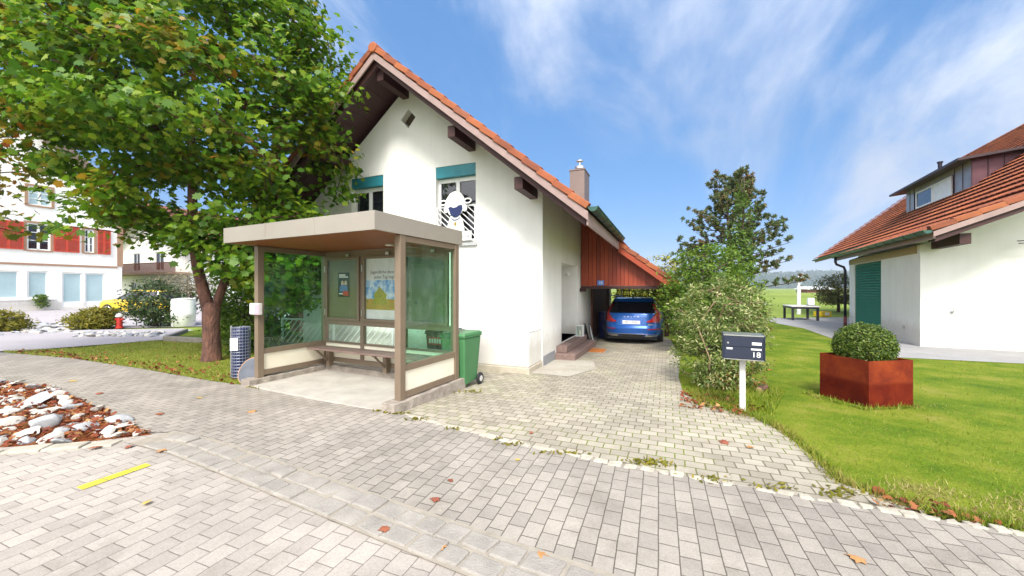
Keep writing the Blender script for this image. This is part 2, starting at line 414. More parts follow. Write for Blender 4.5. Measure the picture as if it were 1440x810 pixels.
def tile_mat():
    m, t, b, o = nt('clay_roof_tile')
    g = N(t, 'NewGeometry')
    r = ramp(t, [(0, (.19, .048, .018)), (.45, (.28, .070, .022)), (.8, (.35, .10, .03)), (1, (.23, .07, .032))], g.outputs['Random Per Island'])
    n = noise(t, objvec(t), 1.6, 6, .7); k = ramp(t, [(.3, (.66, .64, .6)), (.6, (1.05, 1.05, 1.05))], n.outputs['Fac'])
    t.links.new(mixc(t, 1, r.outputs[0], k.outputs[0], 'MULTIPLY'), b.inputs['Base Color']); b.inputs['Roughness'].default_value = .7
    bump(t, b, noise(t, objvec(t), 30, 4).outputs['Fac'], .3, .01)
    return m
M['tile'] = tile_mat()
def board_mat(name, ca, cb, w=.13, axis=0):
    """boards: a colour per plank, seams between"""
    m, t, b, o = nt(name); v = objvec(t)
    mp = N(t, 'Mapping'); mp.inputs['Scale'].default_value = (9, 1, 1) ; t.links.new(v, mp.inputs[0])
    n = noise(t, v, 2, 5, .6)
    g = N(t, 'NewGeometry')
    r = ramp(t, [(0, cb), (1, ca)], g.outputs['Random Per Island'])
    mp.inputs['Scale'].default_value = (30, 30, 2)
    gr = noise(t, mp.outputs[0], 1.2, 5, .6); k = ramp(t, [(.3, (.7, .7, .7)), (.65, (1.1, 1.1, 1.1))], gr.outputs['Fac'])
    t.links.new(mixc(t, .8, r.outputs[0], k.outputs[0], 'MULTIPLY'), b.inputs['Base Color']); b.inputs['Roughness'].default_value = .55
    bump(t, b, gr.outputs['Fac'], .25, .01)
    return m
M['redboard'] = board_mat('red_stained_boards', (.37, .057, .014), (.21, .026, .008))
def corten():
    m, t, b, o = nt('rusted_weathering_steel'); v = objvec(t)
    n = noise(t, v, 3.2, 8, .7, .6); n2 = noise(t, v, 34, 5, .7)
    r = ramp(t, [(.25, (.085, .012, .006)), (.45, (.15, .021, .008)), (.62, (.22, .038, .010)), (.8, (.30, .075, .018))], n.outputs['Fac'])
    # lower half darker and redder, with a ragged upper edge
    sx = N(t, 'SeparateXYZ'); t.links.new(v, sx.inputs[0])
    ad = N(t, 'Math', operation='MULTIPLY_ADD'); t.links.new(n.outputs['Fac'], ad.inputs[0]); ad.inputs[1].default_value = -.16; t.links.new(sx.outputs['Z'], ad.inputs[2])
    k = ramp(t, [(.22, (.62, .4, .38)), (.27, (1, 1, 1))], ad.outputs[0])
    c = mixc(t, 1, r.outputs[0], k.outputs[0], 'MULTIPLY')
    t.links.new(c, b.inputs['Base Color']); b.inputs['Roughness'].default_value = .85; b.inputs['Specular IOR Level'].default_value = .12
    bump(t, b, n2.outputs['Fac'], .25, .004)
    return m
M['corten'] = corten()
def ground_mat(name, stops, scale, fine, rough=.95, bmp=.6, bd=.03):
    m, t, b, o = nt(name); v = objvec(t)
    n = noise(t, v, scale, 8, .68); r = ramp(t, stops, n.outputs['Fac'])
    f = noise(t, v, fine, 4, .7); k = ramp(t, [(.3, (.6, .6, .6)), (.7, (1.18, 1.18, 1.18))], f.outputs['Fac'])
    t.links.new(mixc(t, .9, r.outputs[0], k.outputs[0], 'MULTIPLY'), b.inputs['Base Color']); b.inputs['Roughness'].default_value = rough
    b.inputs['Specular IOR Level'].default_value = .1
    bump(t, b, f.outputs['Fac'], bmp, bd)
    return m
M['lawn'] = ground_mat('short_lawn', [(.30, (.055, .115, .008)), (.45, (.11, .17, .010)), (.58, (.18, .215, .02)), (.72, (.27, .24, .06))], 1.1, 60)
M['grass_left'] = ground_mat('leaf_strewn_lawn', [(.26, (.22, .17, .05)), (.42, (.15, .20, .02)), (.7, (.23, .27, .035))], 1.6, 50)
M['field'] = ground_mat('far_meadow', [(.3, (.15, .2, .03)), (.5, (.2, .26, .045)), (.7, (.27, .3, .07))], .045, .9)
M['litter'] = ground_mat('rust_leaf_litter', [(.3, (.12, .035, .015)), (.5, (.26, .075, .025)), (.7, (.34, .14, .05))], 9, 60)
M['asphalt'] = ground_mat('pale_asphalt', [(.3, (.36, .33, .34)), (.7, (.43, .40, .41))], .7, 150, .9, .3, .005)
M['terrace'] = ground_mat('pale_gravel_terrace', [(.3, (.27, .265, .26)), (.7, (.36, .35, .34))], .9, 110, .9, .4, .01)
M['slab'] = ground_mat('worn_concrete_slab', [(.3, (.34, .31, .25)), (.5, (.42, .385, .32)), (.7, (.47, .44, .38))], 1.2, 60, .9, .3, .006)
M['pave_walk'] = paver_mat('pavement_pavers', -69, .158, .117, (.37, .33, .28), (.295, .264, .226), (.12, .105, .085), stain=.32, msize=.008)
M['pave_road'] = paver_mat('street_pavers', -69, .165, .132, (.42, .375, .325), (.35, .31, .27), (.19, .165, .14), stain=.22, msize=.0065)
M['pave_drive'] = paver_mat('driveway_pavers', 22, .165, .128, (.42, .375, .30), (.31, .275, .215), (.17, .15, .095), moss=1, stain=.25, msize=.014, wob=.022)
M['granite'] = pm('granite_sett', (.345, .315, .275), (.235, .215, .19), .9, 5, .8, 70, spec=.15)
M['granite_pale'] = pm('pale_edging_sett', (.46, .42, .34), (.31, .28, .22), .85, 8, .7, 60)
M['kerb'] = pm('mossy_concrete_kerb', (.27, .24, .2), (.17, .15, .12), .9, 8, .6, 50)

GREEN = [(0, (.052, .14, .008)), (.45, (.11, .23, .012)), (.8, (.19, .31, .018)), (1, (.30, .37, .03))]
M['maple'] = leaf_mat('maple_leaf', GREEN, (.83, 1.0, [(0, (.26, .25, .02)), (.5, (.36, .24, .02)), (.85, (.42, .18, .02)), (1, (.36, .09, .02))]))
M['maple_yellow'] = leaf_mat('turning_maple_leaf', [(0, (.07, .12, .01)), (.5, (.16, .18, .015)), (1, (.28, .24, .02))], (.62, .8, [(0, (.40, .28, .02)), (.6, (.46, .20, .02)), (1, (.42, .10, .02))]))
M['rhodo'] = leaf_mat('variegated_leaf', [(0, (.055, .11, .015)), (.4, (.12, .18, .03)), (.75, (.26, .29, .09)), (1, (.46, .45, .22))], (.86, 1.0, [(0, (.36, .12, .03)), (1, (.4, .05, .03))]), .3)
M['shrub_green'] = leaf_mat('bright_shrub_leaf', [(0, (.06, .135, .01)), (.6, (.13, .225, .02)), (1, (.23, .31, .04))])
M['shrub_dark'] = leaf_mat('dark_shrub_leaf', [(0, (.025, .06, .015)), (.6, (.06, .10, .03)), (1, (.14, .17, .07))])
M['shrub_pale'] = leaf_mat('dry_pale_twig_leaf', [(0, (.2, .18, .09)), (1, (.36, .31, .2))])
M['conifer'] = leaf_mat('golden_conifer', [(0, (.12, .13, .015)), (.6, (.24, .22, .02)), (1, (.34, .27, .03))])
M['box_leaf'] = leaf_mat('box_leaf', [(0, (.035, .075, .008)), (.6, (.085, .14, .014)), (1, (.2, .24, .04))], None, .25)
M['pine'] = leaf_mat('pine_needle', [(0, (.05, .10, .03)), (.6, (.10, .15, .045)), (.9, (.17, .17, .06)), (1, (.24, .14, .06))], (.84, 1.0, [(0, (.24, .10, .045)), (1, (.26, .08, .035))]), .25, nscale=.9)
M['aspen'] = leaf_mat('pale_tree_leaf', [(0, (.07, .15, .02)), (1, (.17, .26, .05))])
M['autumn_leaf'] = leaf_mat('fallen_leaf', [(0, (.11, .024, .011)), (.4, (.21, .045, .017)), (.75, (.28, .095, .03)), (1, (.42, .25, .10))], None, .15, .7)
M['yellow_leaf'] = leaf_mat('yellow_garden_leaf', [(0, (.14, .17, .02)), (.5, (.34, .34, .03)), (1, (.5, .46, .06))])
M['grass'] = leaf_mat('grass_blade', [(0, (.10, .17, .007)), (.5, (.165, .235, .009)), (.85, (.24, .285, .014)), (1, (.34, .31, .06))], (.74, .92, [(0, (.24, .22, .035)), (1, (.36, .29, .09))]), .3, .6, 1.3)
M['grass_dry'] = leaf_mat('worn_grass_blade', [(0, (.14, .19, .015)), (.5, (.25, .27, .03)), (1, (.40, .35, .10))], None, .3, .6)
M['straw'] = leaf_mat('dry_straw_blade', [(0, (.18, .17, .03)), (.5, (.32, .26, .09)), (1, (.42, .34, .16))], None, .2, .7)
M['hedge_olive'] = leaf_mat('olive_tree_leaf', [(0, (.07, .085, .02)), (.6, (.15, .16, .04)), (1, (.26, .22, .08))])
M['forest'] = leaf_mat('forest_tree', [(0, (.022, .05, .02)), (.6, (.04, .075, .03)), (1, (.07, .10, .04))], None, .1, .8)

# ================================================================== SETTING
xs = np.unique(np.concatenate([-np.geomspace(30, 4000, 26), np.arange(-30, 30.1, .6), np.geomspace(30.6, 4000, 26)]))
ys = np.unique(np.concatenate([-np.geomspace(6, 1500, 12), np.arange(-6, 40.1, .6), np.geomspace(40.6, 5000, 30)]))
V = [(x, y, gz(x, y) - .03) for y in ys for x in xs]; nx = len(xs)
F_ = [(j * nx + i, j * nx + i + 1, (j + 1) * nx + i + 1, (j + 1) * nx + i) for j in range(len(ys) - 1) for i in range(nx - 1)]
mb = MB(); mb.v = V; mb.f = F_
tag(mb.build('ground', M['field'], smooth=True, fix=False), kind='structure')

KERB_IN = [(-9.5, 4.35), (-5.15, 3.70), (-3.85, 3.98), (-3.2, 3.72), (-1.95, 3.08), (-.75, 2.45), (.24, 1.95), (2.2, .95), (5, -.3)]
KERB_OUT = [(-3.75, 4.18), (-3.1, 3.93), (-1.83, 3.29), (-.62, 2.66), (.37, 2.16), (2.33, 1.16), (5.1, -.05)]
EDGE = [(-1.42, 4.80), (-.15, 4.0), (.83, 3.46), (1.63, 3.12), (2.33, 2.84), (2.87, 2.62), (3.32, 2.44), (4.6, 1.95), (7, 1.1)]
BED = [(-3.9, 4.12), (-4.5, 3.88), (-5.15, 3.78), (-7, 3.95), (-9.5, 4.35), (-9.6, 6.9), (-8.3, 6.35), (-7.2, 6.0), (-5.6, 5.1)]
tag(sheet('street', [(-14, 4.5), (-14, -4), (8, -4), (5.0, -.2)] + KERB_OUT[::-1][1:] + [(-3.95, 4.3), (-4.6, 4.15), (-5.15, 3.9), (-9.5, 4.50)], .012, M['pave_road'], .8))
sheet('pavement', [(-3.95, 4.15)] + KERB_OUT[:] + [(7, -.6), (7, 1.1)] + EDGE[::-1][1:] + [(-1.55, 4.86), (-4.35, 6.22), (-5.08, 6.48), (-7.31, 7.52), (-10.07, 8.69), (-12.7, 9.5), (-16, 10.1), (-16, 8.5), (-9.6, 6.9), (-8.3, 6.35), (-7.2, 6.0), (-5.6, 5.1)], .020, M['pave_walk'], .6)
LAWN_EDGE = [(3.32, 2.50), (2.93, 2.70), (2.66, 3.11), (2.84, 3.64), (2.99, 4.25), (2.98, 4.60), (2.78, 5.20), (2.66, 5.9), (3.15, 7.2), (4.25, 9.6), (5.2, 12.5), (5.6, 20)]
sheet('driveway', EDGE[:6] + LAWN_EDGE[1:] + [(5.6, 21.5), (4.2, 21.5), (.9, 8.6), (-.2, 7.5), (-4.5, 9.3), (-4.4, 7.0), (-1.45, 4.86)], .015, M['pave_drive'], .6)
sl = [at(738, 525.5), at(800, 531), at(838, 520), at(835, 510), at(812, 507), at(775, 507)]
sheet('concrete_slab', sl, .022, M['slab'], .6)
TER = [at(1070, 447.6), at(1092, 455), at(1130, 462), at(1172, 477), at(1215, 492), at(1258, 503), at(1440, 512), Vector((30, 9, 0)), Vector((30, 26, 0)), at(1200, 446.5)]
LAWN = [(p[0], p[1]) for p in LAWN_EDGE[:-1]] + [(9.0, 20.5)] + [(p.x, p.y) for p in TER[1:7]] + [(14, 9.2), (16, 2), (9, .4), (7, 1.15), (4.6, 2.0)]
sheet('lawn', LAWN, .006, M['lawn'], .7)
sheet('terrace', TER, .012, M['terrace'], .9)
GL = [(-4.35, 6.26), (-5.08, 6.52), (-7.31, 7.56), (-10.07, 8.73), (-12.7, 9.55), (-13.2, 9.85), (-11.93, 10.29), (-11.2, 11.9), (-10.7, 11.73), (-7.69, 10.82), (-4.6, 9.8), (-4.4, 7.2)]
sheet('grass_verge', GL, .010, M['grass_left'], .6)
sheet('side_road', [(-10.9, 12.1), (-12.6, 9.9), (-13.5, 9.6), (-30, 11), (-30, 15), (-19.5, 14.2), (-16, 15.2), (-13.5, 15.6), (-12, 14.6)], .016, M['asphalt'], 1.2)
sheet('yard', [(-32, 40), (-55, 18), (-30, 15.2), (-19.5, 14.9), (-13.5, 16.6), (-8, 40)], .008, M['asphalt'], 2.0)
sheet('planted_plot', [(-10.75, 11.9), (-7.7, 11.0), (-5.0, 10.1), (-7, 14), (-12, 16), (-12.2, 14.2)], .05, M['lawn'], .8)
# hills with forest, far off
hx = np.linspace(-1500, 3200, 95); V = []; F_ = []
for i, x in enumerate(hx):
    h = 62 + 9 * math.sin(x * .004) + 6 * math.sin(x * .011 + 1)
    V += [(x, 1150, -3), (x, 1250, h * .62), (x, 1420, h), (x, 2000, h * .9)]
for i in range(len(hx) - 1):
    for k in range(3): F_.append((i * 4 + k, i * 4 + 4 + k, i * 4 + 5 + k, i * 4 + 1 + k))
mb = MB(); mb.v = V; mb.f = F_
tag(mb.build('hills', ground_mat('forest_floor', [(.3, (.03, .055, .02)), (.7, (.06, .085, .03))], .02, .2), smooth=True), kind='structure')
n = 9000; X = rng.uniform(250, 1750, n); q = rng.uniform(0, 1, n)
hh = 62 + 9 * np.sin(X * .004) + 6 * np.sin(X * .011 + 1)
Yh = np.where(q < .6, 1150 + q / .6 * 110, 1260 + (q - .6) / .4 * 170); Zh = np.where(q < .6, -3 + (hh * .62 + 3) * q / .6, hh * .62 + hh * .38 * (q - .6) / .4)
C = np.stack([X, Yh, Zh], 1)
C = np.repeat(C, 6, 0) + rng.normal(size=(n * 6, 3)) * np.array([2.6, 2.6, 3.4]) + np.array([0, 0, 4])
tag(np_mesh('forest', leaves(C, rng.normal(size=C.shape) + np.array([0, -1, .8]), rng.uniform(4, 8, len(C)), OVAL * np.array([2.2, 1]), .2), len(OVAL), M['forest']), kind='stuff')

# autumn haze: the forest on the hills fades in it
hz, ht, hb_, ho_ = nt('haze_air'); ht.nodes.remove(hb_); pv = N(ht, 'VolumePrincipled'); setc(pv.inputs['Color'], (.80, .88, 1.0)); pv.inputs['Density'].default_value = .00032; pv.inputs['Anisotropy'].default_value = .1
ht.links.new(pv.outputs[0], ho_.inputs['Volume'])
mb = MB(); mb.box(-4100, 4100, -1600, 5100, -6, 110); tag(mb.build('haze', hz), kind='stuff')
# kerb of setts, edging row
def setts(name, line, wid, ln, rows, mat, lift, h=.03, wob=.008):
    mb = MB()
    for r in range(rows):
        k = 0; pts = [Vector((p[0], p[1], 0)) for p in line]
        seg = 0; pos = 0.0; tot = sum((b - a).length for a, b in zip(pts, pts[1:])); d = rng.uniform(0, ln)
        while d < tot - ln:
            l = ln * rng.uniform(.82, 1.2); acc = d; i = 0
            while i < len(pts) - 2 and acc > (pts[i + 1] - pts[i]).length: acc -= (pts[i + 1] - pts[i]).length; i += 1
            t = (pts[i + 1] - pts[i]).normalized(); nn = Vector((t.y, -t.x, 0))
            c = pts[i] + t * (acc + l / 2) + nn * (r * (wid + .012) + wid / 2)
            a = t * (l / 2 - .008); w = nn * (wid / 2 * rng.uniform(.92, 1.0)); z = gz(c.x, c.y) + lift
            j = lambda: Vector((rng.normal() * wob, rng.normal() * wob, 0))
            base = [c - a - w + j(), c + a - w + j(), c + a + w + j(), c - a + w + j()]
            zt = z + h + rng.normal() * .004
            mb.hexa([Vector((p.x, p.y, z - .05)) for p in base], [Vector((p.x, p.y, zt + rng.normal() * .003)) for p in base]); d += l
    return tag(mb.build(name, mat, bevel=.012, seg=2), kind='structure')
tag(sheet('kerb_bedding', [(p[0] + .02, p[1] + .03) for p in KERB_OUT] + [(p[0] - .17, p[1] - .30) for p in KERB_OUT[::-1]], .0212, pm('sandy_joint', (.33, .29, .235), (.24, .21, .165), .95, 12, .4, 90), .5))
setts('kerb_setts', KERB_OUT, .160, .20, 2, M['granite'], .007, .024, .006)
setts('edging_setts', [(p[0] + .02, p[1] + .04) for p in EDGE], .085, .12, 1, M['granite_pale'], -.003, .03, .012)
setts('street_edging', [(-9.5, 4.34), (-5.15, 3.72), (-3.9, 4.0)], .16, .28, 1, M['granite_pale'], .0, .03)
mb = MB()
for a, b in zip([(-7.69, 10.86), (-10.72, 11.78), (-12.0, 14.0)], [(-4.9, 9.95), (-7.69, 10.86), (-10.72, 11.78)]):
    mb.bar((a[0], a[1], gz(*a) + .03), (b[0], b[1], gz(*b) + .03), .14, .26)
tag(mb.build('kerb', M['kerb'], bevel=.02), kind='structure')
# painted stripe
sheet('painted_stripe', [(-3.47, 3.03), (-3.37, 2.985), (-3.225, 3.40), (-3.31, 3.44)], .0165, M['yellowline'], .3)

# ================================================================== SHELTER
CASEG = glass_mat('case_glass', (.96, .98, .96), .3)
SH = thing('bus_shelter', 'beige flat roofed waiting shelter with wooden ceiling and glazed sides', 'bus shelter', (-1.45, 4.94, 0), -R(26.09))
XL = -3.16
mb = MB(); mb.box(XL + .1, -.14, -.14, 1.36, -.2, .018); mb.build('floor_slab', M['concrete'], SH, bevel=.006)
mb = MB()
def rough_curb(x0, x1, y0, y1, zt, along):
    k = 14
    for i in range(k):
        a, b = i / k, (i + 1) / k
        if along == 'y': bb = (x0, x1, y0 + (y1 - y0) * a, y0 + (y1 - y0) * b)
        else: bb = (x0 + (x1 - x0) * a, x0 + (x1 - x0) * b, y0, y1)
        mb.box(bb[0], bb[1], bb[2], bb[3], -.3, zt)
rough_curb(-.17, .055, -.16, 1.46, .128, 'y'); rough_curb(XL - .1, XL + .14, -.16, 1.46, .105, 'y'); rough_curb(XL + .14, -.17, 1.24, 1.46, .118, 'x')
bm = bmesh.new(); me = bpy.data.meshes.new('t'); me.from_pydata(mb.v, [], mb.f); bm.from_mesh(me); bmesh.ops.remove_doubles(bm, verts=bm.verts[:], dist=.001)
seen = {}
for f in bm.faces[:]:
    k = tuple(sorted(v.index for v in f.verts)); seen.setdefault(k, []).append(f)
bmesh.ops.delete(bm, geom=[f for k in seen.values() if len(k) > 1 for f in k], context='FACES')
for v in bm.verts:
    v.co += Vector(rng.normal(size=3)) * .006
mb = MB(); mb.v = [tuple(v.co) for v in bm.verts]; mb.f = [tuple(v.index for v in f.verts) for f in bm.faces]; bm.free()
mb.build('plinth', M['concrete_old'], SH, bevel=.014)
# posts
for (x0, y0) in ((-.1, 0), (-.1, 1.25), (XL, 0), (XL, 1.25)):
    MB().box(x0, x0 + .1, y0, y0 + .1, .10, 2.298).build('post', M['bronze'], SH, bevel=.004)
def side(x):
    mb = MB()
    for z0, z1 in ((.14, .228), (.497, .585), (2.215, 2.296)): mb.box(x + .012, x + .088, .1, 1.25, z0, z1)
    build_each(mb, 'rail', M['bronze'], SH, bevel=.003)
    MB().box(x + .03, x + .07, .1, 1.25, .228, .497).build('panel', M['cream'], SH)
    MB().box(x + .046, x + .054, .1, 1.25, .585, 2.215).build('side_pane', M['glass_green'], SH)
side(-.1); side(XL)
mb = MB(); Yb = 1.262
XI0, XI1 = XL + .1, -.1
for z0, z1 in ((.19, .275), (.545, .58), (.90, .985), (2.18, 2.296)): mb.box(XI0, XI1, Yb, Yb + .07, z0, z1)
CW = (XI1 - XI0) / 3
for k in (1, 2): mb.box(XI0 + k * CW - .04, XI0 + k * CW + .04, Yb - .004, Yb + .074, .19, 2.18)
mb.build('rear_frame', M['bronze'], SH, bevel=.003)
mb = MB(); mb.box(XI0, XI1, Yb + .02, Yb + .05, .275, .545); mb.build('rear_panel', M['cream'], SH)
for k in range(3):
    a, b = XI0 + k * CW + .04, XI0 + (k + 1) * CW - .04
    MB().box(a, b, Yb + .03, Yb + .036, .58, .90).build('low_pane', M['glass_clear'], SH)
    fr = MB()
    fr.box(a + .004, a + .054, Yb - .035, Yb + .03, .989, 2.176); fr.box(b - .054, b - .004, Yb - .035, Yb + .03, .989, 2.176)
    fr.box(a + .054, b - .054, Yb - .035, Yb + .03, .989, 1.035); fr.box(a + .054, b - .054, Yb - .035, Yb + .03, 2.13, 2.176)
    fo = fr.build('display_case', M['bronze'], SH, bevel=.003)
    MB().box(a + .054, b - .054, Yb + .02, Yb + .028, 1.035, 2.13).build('case_back', M['case'], fo)
    MB().box(a + .054, b - .054, Yb - .02, Yb - .015, 1.035, 2.13).build('case_glass', CASEG, fo)
    mb = MB(); mb.box((a + b) / 2 + .12, (a + b) / 2 + .2, Yb - .045, Yb - .036, 2.185, 2.235); mb.box(a - .002, a + .014, Yb - .05, Yb - .036, 1.9, 2.02); mb.box(a - .002, a + .014, Yb - .05, Yb - .036, 1.08, 1.2)
    build_each(mb, 'latch', M['steel'], fo)
RO = MB(); RO.box(XL, 0, -.44, 1.42, 2.33, 2.52); RO.build('roof', M['fascia_beige'], SH, bevel=.003)
mb = MB(); mb.box(XL - .012, .012, -.452, -.43, 2.298, 2.53); mb.box(XL - .012, .012, 1.41, 1.432, 2.298, 2.53); mb.box(XL - .012, XL + .01, -.43, 1.41, 2.298, 2.53); mb.box(-.01, .012, -.43, 1.41, 2.298, 2.53)
mb.build('fascia', M['fascia_beige'], SH, bevel=.004)
for x in (XL + 1.05, XL + 2.1):
    mb = MB(); mb.box(x - .003, x + .003, -.4545, -.4522, 2.299, 2.529); mb.build('fascia_seam', M['fascia_beige'], SH)
mb = MB(); mb.box(.0122, .0145, .48, .486, 2.299, 2.529); mb.build('fascia_seam', M['fascia_beige'], SH)
mb = MB()
for k in range(13):
    y0 = -.428 + k * .1413; mb.box(XL + .011, -.011, y0 + .002, y0 + .1393, 2.305, 2.328)
mb.build('ceiling_boards', M['ceil_wood'], SH)
mb = MB(); mb.box(-1.05, -.93, .8, .88, 2.28, 2.304); mb.build('ceiling_lamp', M['white_paint'], SH, bevel=.008)
mb = MB()
for k in range(3): mb.box(XI0 + .01, -.12, .86 + k * .118, .86 + k * .118 + .108, .468, .5)
be = mb.build('bench', M['bench'], SH, bevel=.006)
for x in (-2.86, -1.42):
    mb = MB(); mb.box(x - .04, x + .04, 1.16, 1.26, .12, .46); mb.bar((x, 1.16, .22), (x, .92, .455), .03, .03); mb.box(x - .03, x + .03, .9, 1.2, .44, .467); mb.build('bracket', M['bronze'], be, bevel=.003)

def shp(x, y, z): return SH.matrix_basis @ Vector((x, y, z))
RSH = -R(26.09)
# posters hang in the cases: things of their own
po = thing('poster', 'tall white poster with dark lettering above an autumn village picture', 'poster', shp(XI0 + 1.5 * CW, Yb + .012, 1.04), RSH)
w = CW / 2 - .1; yy = 0
mb = MB(); mb.box(-w, w, 0, .004, .0, 1.09); mb.build('sheet', M['paper'], po)
def pic_mat():
    m, t, b, o = nt('printed_autumn_picture'); v = objvec(t); sx = N(t, 'SeparateXYZ'); t.links.new(v, sx.inputs[0])
    n = noise(t, v, 6, 5, .6); cl = ramp(t, [(.4, (.05, .27, .62)), (.62, (.62, .74, .85))], n.outputs['Fac'])
    n2 = noise(t, v, 26, 5, .7); fo = ramp(t, [(.3, (.05, .12, .02)), (.5, (.45, .38, .06)), (.62, (.42, .12, .04)), (.75, (.7, .62, .55))], n2.outputs['Fac'])
    k = ramp(t, [(.36, (0, 0, 0)), (.37, (1, 1, 1))], sx.outputs['Z'])
    t.links.new(mixc(t, k.outputs[0], fo.outputs[0], cl.outputs[0]), b.inputs['Base Color']); b.inputs['Roughness'].default_value = .5
    return m
mb = MB(); mb.box(-w, w, -.004, -.0015, .17, .70); mb.build('picture', pic_mat(), po)
cr = MB(); cr.add([(x * .19 - .06, -.006, .42 + z * .17) for x, z in [(-1, -.9), (-.7, -.2), (-.75, .2), (-.3, .6), (-.1, 1), (.2, .75), (.5, .5), (.9, .1), (.8, -.3), (1, -.9)]], [tuple(range(10))])
cr.build('printed_tree', pm('printed_tree_yellow', (.45, .40, .03), (.12, .2, .02), .5, 40), po)
mb = text_mb('Jugendliche denn u', .083, lambda x, y: (x + .03, -.0025, .845 + y)); text_mb('jeden Tag begin', .083, lambda x, y: (x + .06, -.0025, .755 + y), mb=mb); mb.build('lettering', M['ink'], po)
po2 = thing('poster', 'small dark poster with white title and people in a display case', 'poster', shp(XI0 + .5 * CW + .0, Yb + .014, 1.43), RSH)
mb = MB(); mb.box(-.15, .15, 0, .003, 0, .46); mb.build('sheet', pm('dark_print', (.012, .02, .016), None, .4, 6), po2)
mb = MB(); mb.box(-.12, .05, -.003, -.001, .40, .43); mb.box(-.12, .12, -.003, -.001, .365, .39); mb.box(-.12, -.02, -.003, -.001, .05, .075); build_each(mb, 'title_bar', M['paper'], po2)
mb = MB(); mb.lathe([(.0, .0), (.034, .015), (.038, .045), (.02, .085), (.0, .09)], 10, (-.03, -.003, .22), 1, .04); mb.lathe([(.0, .0), (.034, .015), (.038, .045), (.02, .085), (.0, .09)], 10, (.06, -.003, .22), 1, .04); mb.build('printed_heads', pm('printed_skin', (.55, .42, .28), None, .5, 20), po2)
mb = MB(); mb.add([(-.11, -.0035, .1), (.12, -.0035, .1), (.1, -.0035, .2), (.05, -.0035, .235), (-.05, -.0035, .235), (-.1, -.0035, .19)], [(0, 1, 2, 3, 4, 5)]); mb.build('printed_shirts', pm('printed_blue', (.12, .25, .5), (.05, .1, .25), .5, 30), po2)
mb = MB(); mb.add([(-.02, -.004, .03), (.14, -.004, .02), (.13, -.004, .11), (.0, -.004, .12)], [(0, 1, 2, 3)]); mb.build('printed_patch', pm('printed_red', (.45, .05, .04), None, .5, 30), po2)
# stickers on the third case glass
st = thing('sticker', 'dark round sticker on the glass of the empty display case', 'sticker', shp(XI0 + 2.3 * CW, Yb - .024, 1.35), RSH)
mb = MB()
for x, z, r in ((0, 0, .02), (.14, -.02, .014), (.3, -.16, .02)): mb.lathe([(r, -.001), (r, .001)], 10, (0, 0, 0)); 
mb.v = []; mb.f = []
for x, z, r in ((0, 0, .02),): mb.add([(x + r * math.cos(k * .6283), 0, z + r * math.sin(k * .6283)) for k in range(10)] + [(x + r * math.cos(k * .6283), .003, z + r * math.sin(k * .6283)) for k in range(10)], [tuple(range(10)), tuple(range(19, 9, -1))] + [(k, (k + 1) % 10, 10 + (k + 1) % 10, 10 + k) for k in range(10)])
mb.build('disc', M['ink'], st)
bxp = thing('ticket_box', 'small white and pink box fixed to the post by the waste basket', 'box', shp(XL + .1, -.045, 1.16), RSH)
mb = MB(); mb.box(-.12, .13, -.015, .043, 0, .19); mb.build('case', M['post_grey'], bxp, bevel=.008)
mb = MB(); mb.box(-.115, .01, -.021, -.016, .012, .178); mb.build('label_plate', M['paper'], bxp)
mb = MB(); mb.box(.012, .125, -.021, -.016, .012, .178); mb.build('pink_plate', M['sticker_pink'], bxp)

# ================================================================== MAIN HOUSE
HO = Vector((.662, 8.232, 0)); RH = -R(22.17)
H = thing('gabled_house', 'white gabled house with tiled roof, teal blind boxes and carport', 'house', HO, RH)
def hp(x, y, z): return Matrix.Translation(HO) @ Matrix.Rotation(RH, 4, 'Z') @ Vector((x, y, z))
PIT = .82; XR, ZR = -3.6, 6.65
mb = MB()
rw = [(-2.72, 2.66), (-1.625, 2.66), (-1.625, 4.53), (-2.72, 4.53)]; lw = [(-5.4, 3.0), (-4.32, 3.0), (-4.32, 4.54), (-5.4, 4.54)]
vd = [(-3.53 + .22 * a, 5.86 + .24 * b) for a, b in ((-1, 0), (.0, -1), (1, 0), (0, 1))]
mb.panel([(0, -.6), (0, 3.70), (XR, ZR), (-7.2, 3.70), (-7.2, -.6)], [rw, lw, vd], lambda a, b, d: (a, d, b), .2)
mb.build('front_wall', M['plaster'], H)
mb = MB(); mb.panel([(.001, -.6), (9.9, -.6), (9.9, 3.70), (.001, 3.70)], [[(1.59, .22), (3.46, .22), (3.46, 2.25), (1.59, 2.25)]], lambda a, b, d: (-d, a, b), .95)
mb.build('side_wall', M['plaster'], H)
mb = MB(); mb.box(-1.05, -.951, 1.5, 3.55, .1, 2.4); mb.build('door', M['white_paint'], H)
mb = MB(); mb.add([(-7.2, .003, -.6), (-7.2, 9.9, -.6), (-7.2, 9.9, 3.7), (-7.2, .003, 3.7)], [(0, 1, 2, 3)]); mb.add([(0, 9.9, -.6), (0, 9.9, 3.7), (XR, 9.9, ZR), (-7.2, 9.9, 3.7), (-7.2, 9.9, -.6)], [(0, 1, 2, 3, 4)]); mb.build('rear_wall', M['plaster'], H)
mb = MB(); mb.add([(a, .17, b) for a, b in vd], [(0, 1, 2, 3)]); mb.build('vent', M['soil'], H)
mb = MB(); mb.box(.001, .02, .02, .92, -.5, .115); mb.build('wall_base', M['grey_base'], H)
mb = MB(); mb.box(-2.95, -.02, -.84, -.002, .03, .72); lb = mb.build('low_box', M['plaster'], H, bevel=.02)
mb = MB(); mb.box(-2.97, .0, -.87, -.004, -.5, .03); mb.build('box_base', M['base_stone'], lb, bevel=.015)
mb = MB(); mb.box(-2.96, -.015, -.846, -.002, .722, .734); mb.build('cover', M['white_paint'], lb)
